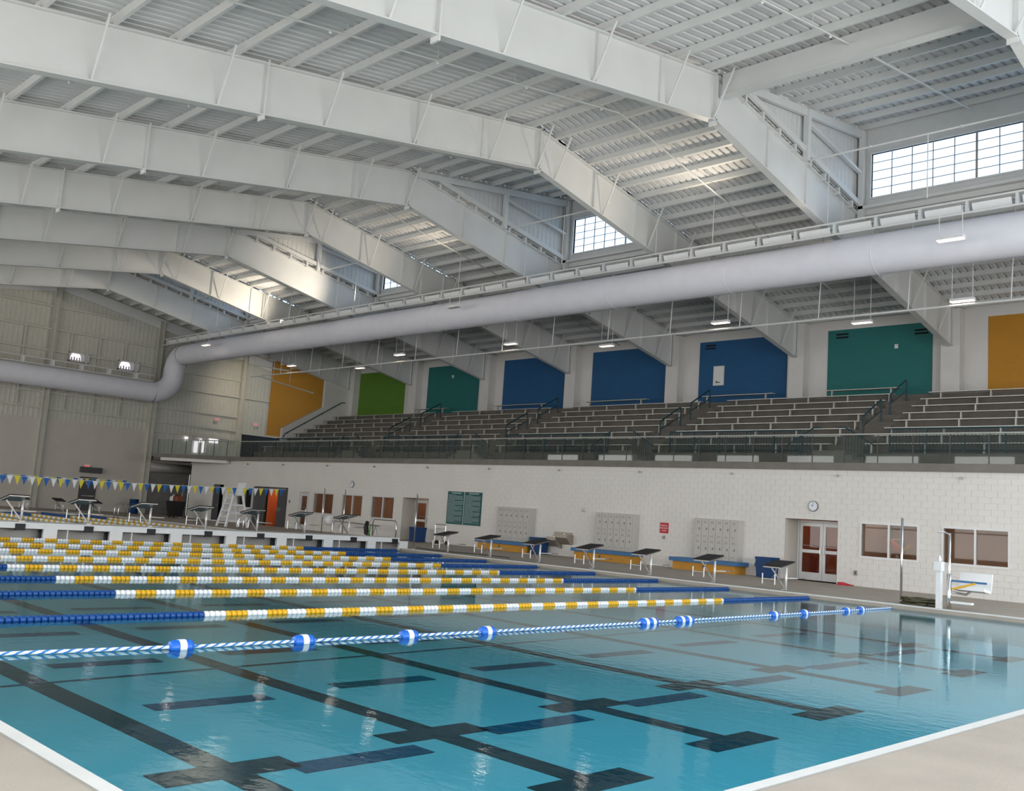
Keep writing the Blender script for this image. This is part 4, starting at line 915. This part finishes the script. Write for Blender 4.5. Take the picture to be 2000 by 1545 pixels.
# ------------------------------------------------------------------ deck things at left
t = thing('grab_rail', 'inverted U steel rail on the deck by the side door', 'rail', (-25.7, 28, ZD)); obj('tube_frame', MB().tube([(-26.7, 28.1, ZD), (-26.75, 28.1, ZD+.85), (-26.65, 28.1, ZD+.98), (-24.75, 27.95, ZD+.98), (-24.65, 27.95, ZD+.86), (-24.65, 27.95, ZD)], .03, 10), 'chrome', t, True)
for x, y in ((-26.7, 28.1), (-24.65, 27.95)): obj('flange', MB().lathe([(.07, 0), (.05, .02)], (x, y, ZD), 2, 12), 'chrome', t)
t = thing('lane_reel', 'steel lane reel axle with a white drum in front of the brown windows', 'reel', (-29.5, 28.6, ZD))
qa, qb = on(640, 1016, 1, 28.6), on(742, 1028, 1, 28.6)
obj('axle', MB().tube([(qa.x, 28.6, qa.z), (qb.x, 28.6, qb.z)], .03, 8), 'chrome', t); obj('drum', MB().lathe([(.15, -.05), (.27, 0), (.30, .2), (.27, .35), (.15, .4)], (qa.x, 28.6, qa.z), 0, 18), 'white', t, True)
for x in (qa.x+.6, qb.x-.35): obj('stand', MB().tube([(x-.25, 28.6, ZD), (x, 28.6, qa.z-.1), (x+.25, 28.6, ZD)], .02, 6), 'chrome', t)
q = on(719, 1031, 1, 28.4)
t = thing('rescue_float', 'black and lime green rescue float hanging on the reel axle', 'float', (q.x, 28.4, q.z-.3)); obj('float_body', MB().tube([(q.x-.1, 28.4, q.z+.32), (q.x-.18, 28.4, q.z), (q.x-.1, 28.4, q.z-.28), (q.x+.12, 28.4, q.z-.38)], [.08, .13, .13, .07], 10), 'black', t, True); obj('trim_strip', MB().tube([(q.x+.22, 28.36, q.z+.1), (q.x+.2, 28.36, q.z-.2), (q.x+.05, 28.36, q.z-.45)], .035, 8), 'green2', t)
obj('strap', MB().tube([(q.x+.05, 28.4, q.z+.2), (q.x+.3, 28.4, q.z+.55)], .012, 6), 'slit', t)
# lifeguard chair
gx, gy = -35.2, 25.0
t = thing('lifeguard_chair', 'tall white lifeguard chair on the left deck', 'lifeguard chair', (gx, gy, ZD)); H = 1.7
for sx in (-.5, .5):
    for sy in (-.65, .65):
        obj('leg', MB().bar((gx+sx, gy+sy, ZD), (gx+sx*.75, gy+sy*.42, ZD+H), .11, .11), 'white', t)
    for k in range(3): f = .2+.25*k; obj('side_rail', MB().bar((gx+sx*(1-.25*f), gy-.65*(1-.58*f), ZD+H*f), (gx+sx*(1-.25*f), gy+.65*(1-.58*f), ZD+H*f), .07, .11), 'white', t)
    obj('armrest', MB().bar((gx+sx*.78, gy-.34, ZD+H+.25), (gx+sx*.78, gy+.3, ZD+H+.25), .09, .05), 'white', t); obj('arm_post', B(gx+sx*.78-.03, gx+sx*.78+.03, gy-.3, gy-.24, ZD+H, ZD+H+.25), 'white', t)
for k in range(5): f = .12+.2*k; obj('ladder_rung', MB().bar((gx-.5*(1-.25*f), gy-.65*(1-.58*f), ZD+H*f), (gx+.5*(1-.25*f), gy-.65*(1-.58*f), ZD+H*f), .09, .05), 'white', t)
obj('seat', B(gx-.42, gx+.42, gy-.36, gy+.32, ZD+H, ZD+H+.06), 'white', t); obj('backrest', MB().prism([(gy+.26, ZD+H), (gy+.32, ZD+H), (gy+.42, ZD+H+.72), (gy+.36, ZD+H+.72)], 0, gx-.4, gx+.4), 'white', t)
obj('cross_brace', MB().bar((gx-.45, gy-.5, ZD+.5), (gx+.45, gy-.3, ZD+1.2), .05, .04), 'white', t)
# pool ladder rails
for k, (px, py) in enumerate(((281, 1006), (464, 1032))):
    q = on(px, py, 2, ZD); x = max(q.x, -45.0)
    lx, ly = (-45.0, 22.95) if k == 0 else (-30.5, 22.95)
    t = thing('pool_ladder', 'curved steel pool ladder rails %s' % ('at the far corner of the pool' if k == 0 else 'beside the lifeguard chair'), 'ladder', (lx, ly, ZD), 'pool ladders')
    for d in (-.27, .27): obj('hand_rail', MB().tube([(lx+d, ly+.55, ZD), (lx+d, ly+.55, ZD+.5), (lx+d, ly+.45, ZD+.72), (lx+d, ly+.2, ZD+.82), (lx+d, ly-.05, ZD+.72), (lx+d, ly-.14, ZD+.45), (lx+d, ly-.14, -.5)], .024, 8), 'chrome', t, True)
    for z in (-.3, -.1): obj('tread', B(lx-.27, lx+.27, ly-.2, ly-.1, z, z+.03), 'chrome', t)
# rubbish cart, barrel
cx, cy = -48.6, 28.3
t = thing('rubbish_cart', 'black cart heaped with brown cartons beside the shutter', 'cart', (cx, cy, ZD))
obj('tub', MB().add([(cx+sx*.52*k, cy+sy*.46*k, z) for z, k in ((ZD+.1, .72), (ZD+1.1, 1)) for sx, sy in ((-1, -1), (1, -1), (1, 1), (-1, 1))], [(3, 2, 1, 0), (4, 5, 6, 7), (0, 1, 5, 4), (1, 2, 6, 5), (2, 3, 7, 6), (3, 0, 4, 7)]), 'black', t)
for dx in (-.3, .3): obj('wheel', MB().lathe([(.1, -.03), (.1, .03)], (cx+dx, cy-.2, ZD+.1), 1, 12), 'black', t)
for k, (dx, dy, w, a, m_) in enumerate(((-.3, 0, .24, .2, 'white'), (.02, 0, .22, -.15, 'brown'), (.33, 0, .22, .2, 'brown'))):
    c, s = math.cos(a), math.sin(a); z = ZD+1.11
    tt = thing('carton', ('crumpled white bag' if m_ == 'white' else '%s brown carton' % ('middle' if k == 1 else 'right-hand'))+' heaped on the black cart', 'carton', (cx+dx, cy+dy, z), 'cartons in the cart')
    obj('box', MB().add([(cx+dx+(p*c-q*s)*w, cy+dy+(p*s+q*c)*w*1.5, z+h+(p*.08 if h else 0)) for h in (0, .3) for p, q in ((-.6, -.6), (.6, -.6), (.6, .6), (-.6, .6))], [(3, 2, 1, 0), (4, 5, 6, 7), (0, 1, 5, 4), (1, 2, 6, 5), (2, 3, 7, 6), (3, 0, 4, 7)]), m_, tt)
    obj('flap', MB().bar((cx+dx-.08, cy+dy, z+.31), (cx+dx+.08, cy+dy-.05, z+.42), .2, .01), m_, tt)
q = on(260, 1000, 0, -54.5)
t = thing('blue_barrel', 'blue barrel against the far end wall', 'barrel', (-54.5, q.y, ZD)); obj('drum', MB().lathe([(.28, 0), (.32, .05), (.32, .3), (.34, .33), (.32, .36), (.32, .62), (.34, .65), (.32, .68), (.31, .95)], (-54.5, q.y, ZD), 2, 20), 'bin', t, True); obj('lid', MB().lathe([(.33, .95), (.33, 1.0), (.28, 1.02)], (-54.5, q.y, ZD), 2, 20), 'bin', t)
# ------------------------------------------------------------------ deck things at right
t = thing('pool_lift', 'white and steel pool lift at the right end of the deck', 'pool lift', (3.5, 23.5, ZD))
obj('base_post', B(3.30, 3.42, 23.1, 23.25, ZD-.35, 1.05), 'white', t); obj('motor_box', B(3.27, 3.45, 23.05, 23.3, 1.05, 1.28), 'white', t); obj('handle_knob', MB().lathe([(.04, 0), (.05, .06), (.02, .16)], (3.36, 23.18, 1.28), 2, 10), 'white', t, True)
obj('mast', MB().tube([(3.56, 23.3, ZD), (3.56, 23.3, 2.02)], .035, 10), 'chrome', t, True); obj('mast_sleeve', MB().tube([(3.56, 23.3, ZD-.2), (3.56, 23.3, 1.0)], .055, 10), 'chrome', t, True)
obj('arm', MB().tube([(3.56, 23.3, 1.98), (3.50, 23.1, 2.03), (3.42, 22.9, 2.03)], .02, 8), 'chrome', t)
obj('seat', MB().prism([(23.3, .62), (23.8, .56), (23.8, .62), (23.3, .70)], 0, 3.62, 4.4), 'white', t); obj('backrest', MB().prism([(23.78, .6), (23.84, .6), (23.95, 1.05), (23.88, 1.05)], 0, 3.62, 4.4), 'white', t)
obj('armrest', B(3.6, 4.45, 23.3, 23.36, .80, .85), 'btop', t); obj('seat_strap', MB().bar((3.64, 23.28, .62), (4.2, 23.28, .80), .02, .05), 'fyellow', t); obj('footrest', B(3.7, 4.2, 23.0, 23.2, .28, .33), 'white', t); obj('seat_arm', MB().tube([(3.56, 23.3, .55), (3.9, 23.5, .5), (4.0, 23.5, .58)], .03, 8), 'chrome', t)
t = thing('hose_coil', 'tangled olive hose heaped on the deck edge beside the lift', 'hose', (2.95, 23.4, ZD)); pts = []
for k in range(220):
    a = k*.26; rr = .42+.1*math.sin(k*.37)+.05*math.cos(k*.9); pts.append((2.72+rr*.95*math.cos(a), 23.5+rr*.5*math.sin(a), ZD+.03+.035*(k//44)+.015*math.sin(k*.7)))
obj('hose', MB().tube(pts, .022, 6), 'hose', t, True); obj('nozzle', MB().tube([pts[-1], (3.05, 23.2, ZD+.05)], .03, 8), 'black', t)
q = on(1672, 1144, 2, ZD)
t = thing('red_dustpan', 'red plastic dustpan lying at the foot of the wall', 'dustpan', (q.x, 30.0, ZD)); obj('pan', MB().prism([(q.x-.22, ZD), (q.x+.1, ZD), (q.x+.1, ZD+.04), (q.x-.1, ZD+.1), (q.x-.22, ZD+.1)], 1, 29.85, 30.15), 'red', t); obj('handle', MB().bar((q.x+.08, 30.0, ZD+.04), (q.x+.32, 29.95, ZD+.03), .05, .03), 'red', t)
t = thing('hand_truck', 'light tubular trolley handle behind the starting block at left', 'trolley', (-23.4, 29.2, ZD)); q0, q1 = on(851, 1024, 1, 29.2), on(871, 1024, 1, 29.2)
obj('frame', MB().tube([(q0.x, 29.2, ZD+.1), (q0.x, 29.2, q0.z-.05), (q0.x+.08, 29.2, q0.z), (q1.x-.08, 29.2, q0.z), (q1.x, 29.2, q0.z-.05), (q1.x, 29.2, ZD+.1)], .02, 8), 'chrome', t); obj('toe_plate', B(q0.x, q1.x, 28.9, 29.2, ZD, ZD+.02), 'chromed', t)
for z in (.5, .75): obj('cross_bar', MB().tube([(q0.x, 29.2, ZD+z), (q1.x, 29.2, ZD+z)], .014, 6), 'chrome', t)
for x in (q0.x+.05, q1.x-.05): obj('wheel', MB().lathe([(.1, -.03), (.1, .03)], (x, 29.3, ZD+.1), 0, 12), 'black', t)
t = thing('air_hose', 'thin dark hose lying along the deck edge by the far blocks', 'hose', (-14.5, 24.3, ZD)); obj('hose', MB().tube([(-19+.35*k, 24.6-.5*math.sin(k*.33)-.04*k, ZD+.015) for k in range(18)], .014, 6), 'black', t)

# solid slide behind the right-hand window, stands in for coloured reflections in its pane
t = thing('reflected_slide', 'curved orange and yellow slide standing in for a reflection in the window right of the doors', 'slide', (-1.5, 32.2, ZD+.03))
obj('slide_trough', MB().tube([(-1.95, 32.2, 1.75), (-1.75, 32.1, 1.62), (-1.5, 32.0, 1.45), (-1.3, 31.9, 1.40)], [.12, .15, .17, .15], 14), 'room', t, True)
obj('slide_lip', MB().tube([(-1.25, 31.9, 1.42), (-1.1, 31.85, 1.5), (-1.02, 31.85, 1.62)], .07, 10), 'fyellow', t, True)
obj('slide_post', MB().tube([(-1.6, 32.2, ZD+.03), (-1.6, 32.2, 1.5)], .05, 8), 'white', t)
for k in range(4): obj('ladder_rung', MB().tube([(-2.0, 32.5, .6+k*.4), (-1.6, 32.5, .6+k*.4)], .02, 6), 'white', t)
for x in (-2.0, -1.6): obj('ladder_side', MB().tube([(x, 32.5, ZD+.03), (x, 32.5, 2.3)], .025, 6), 'white', t)
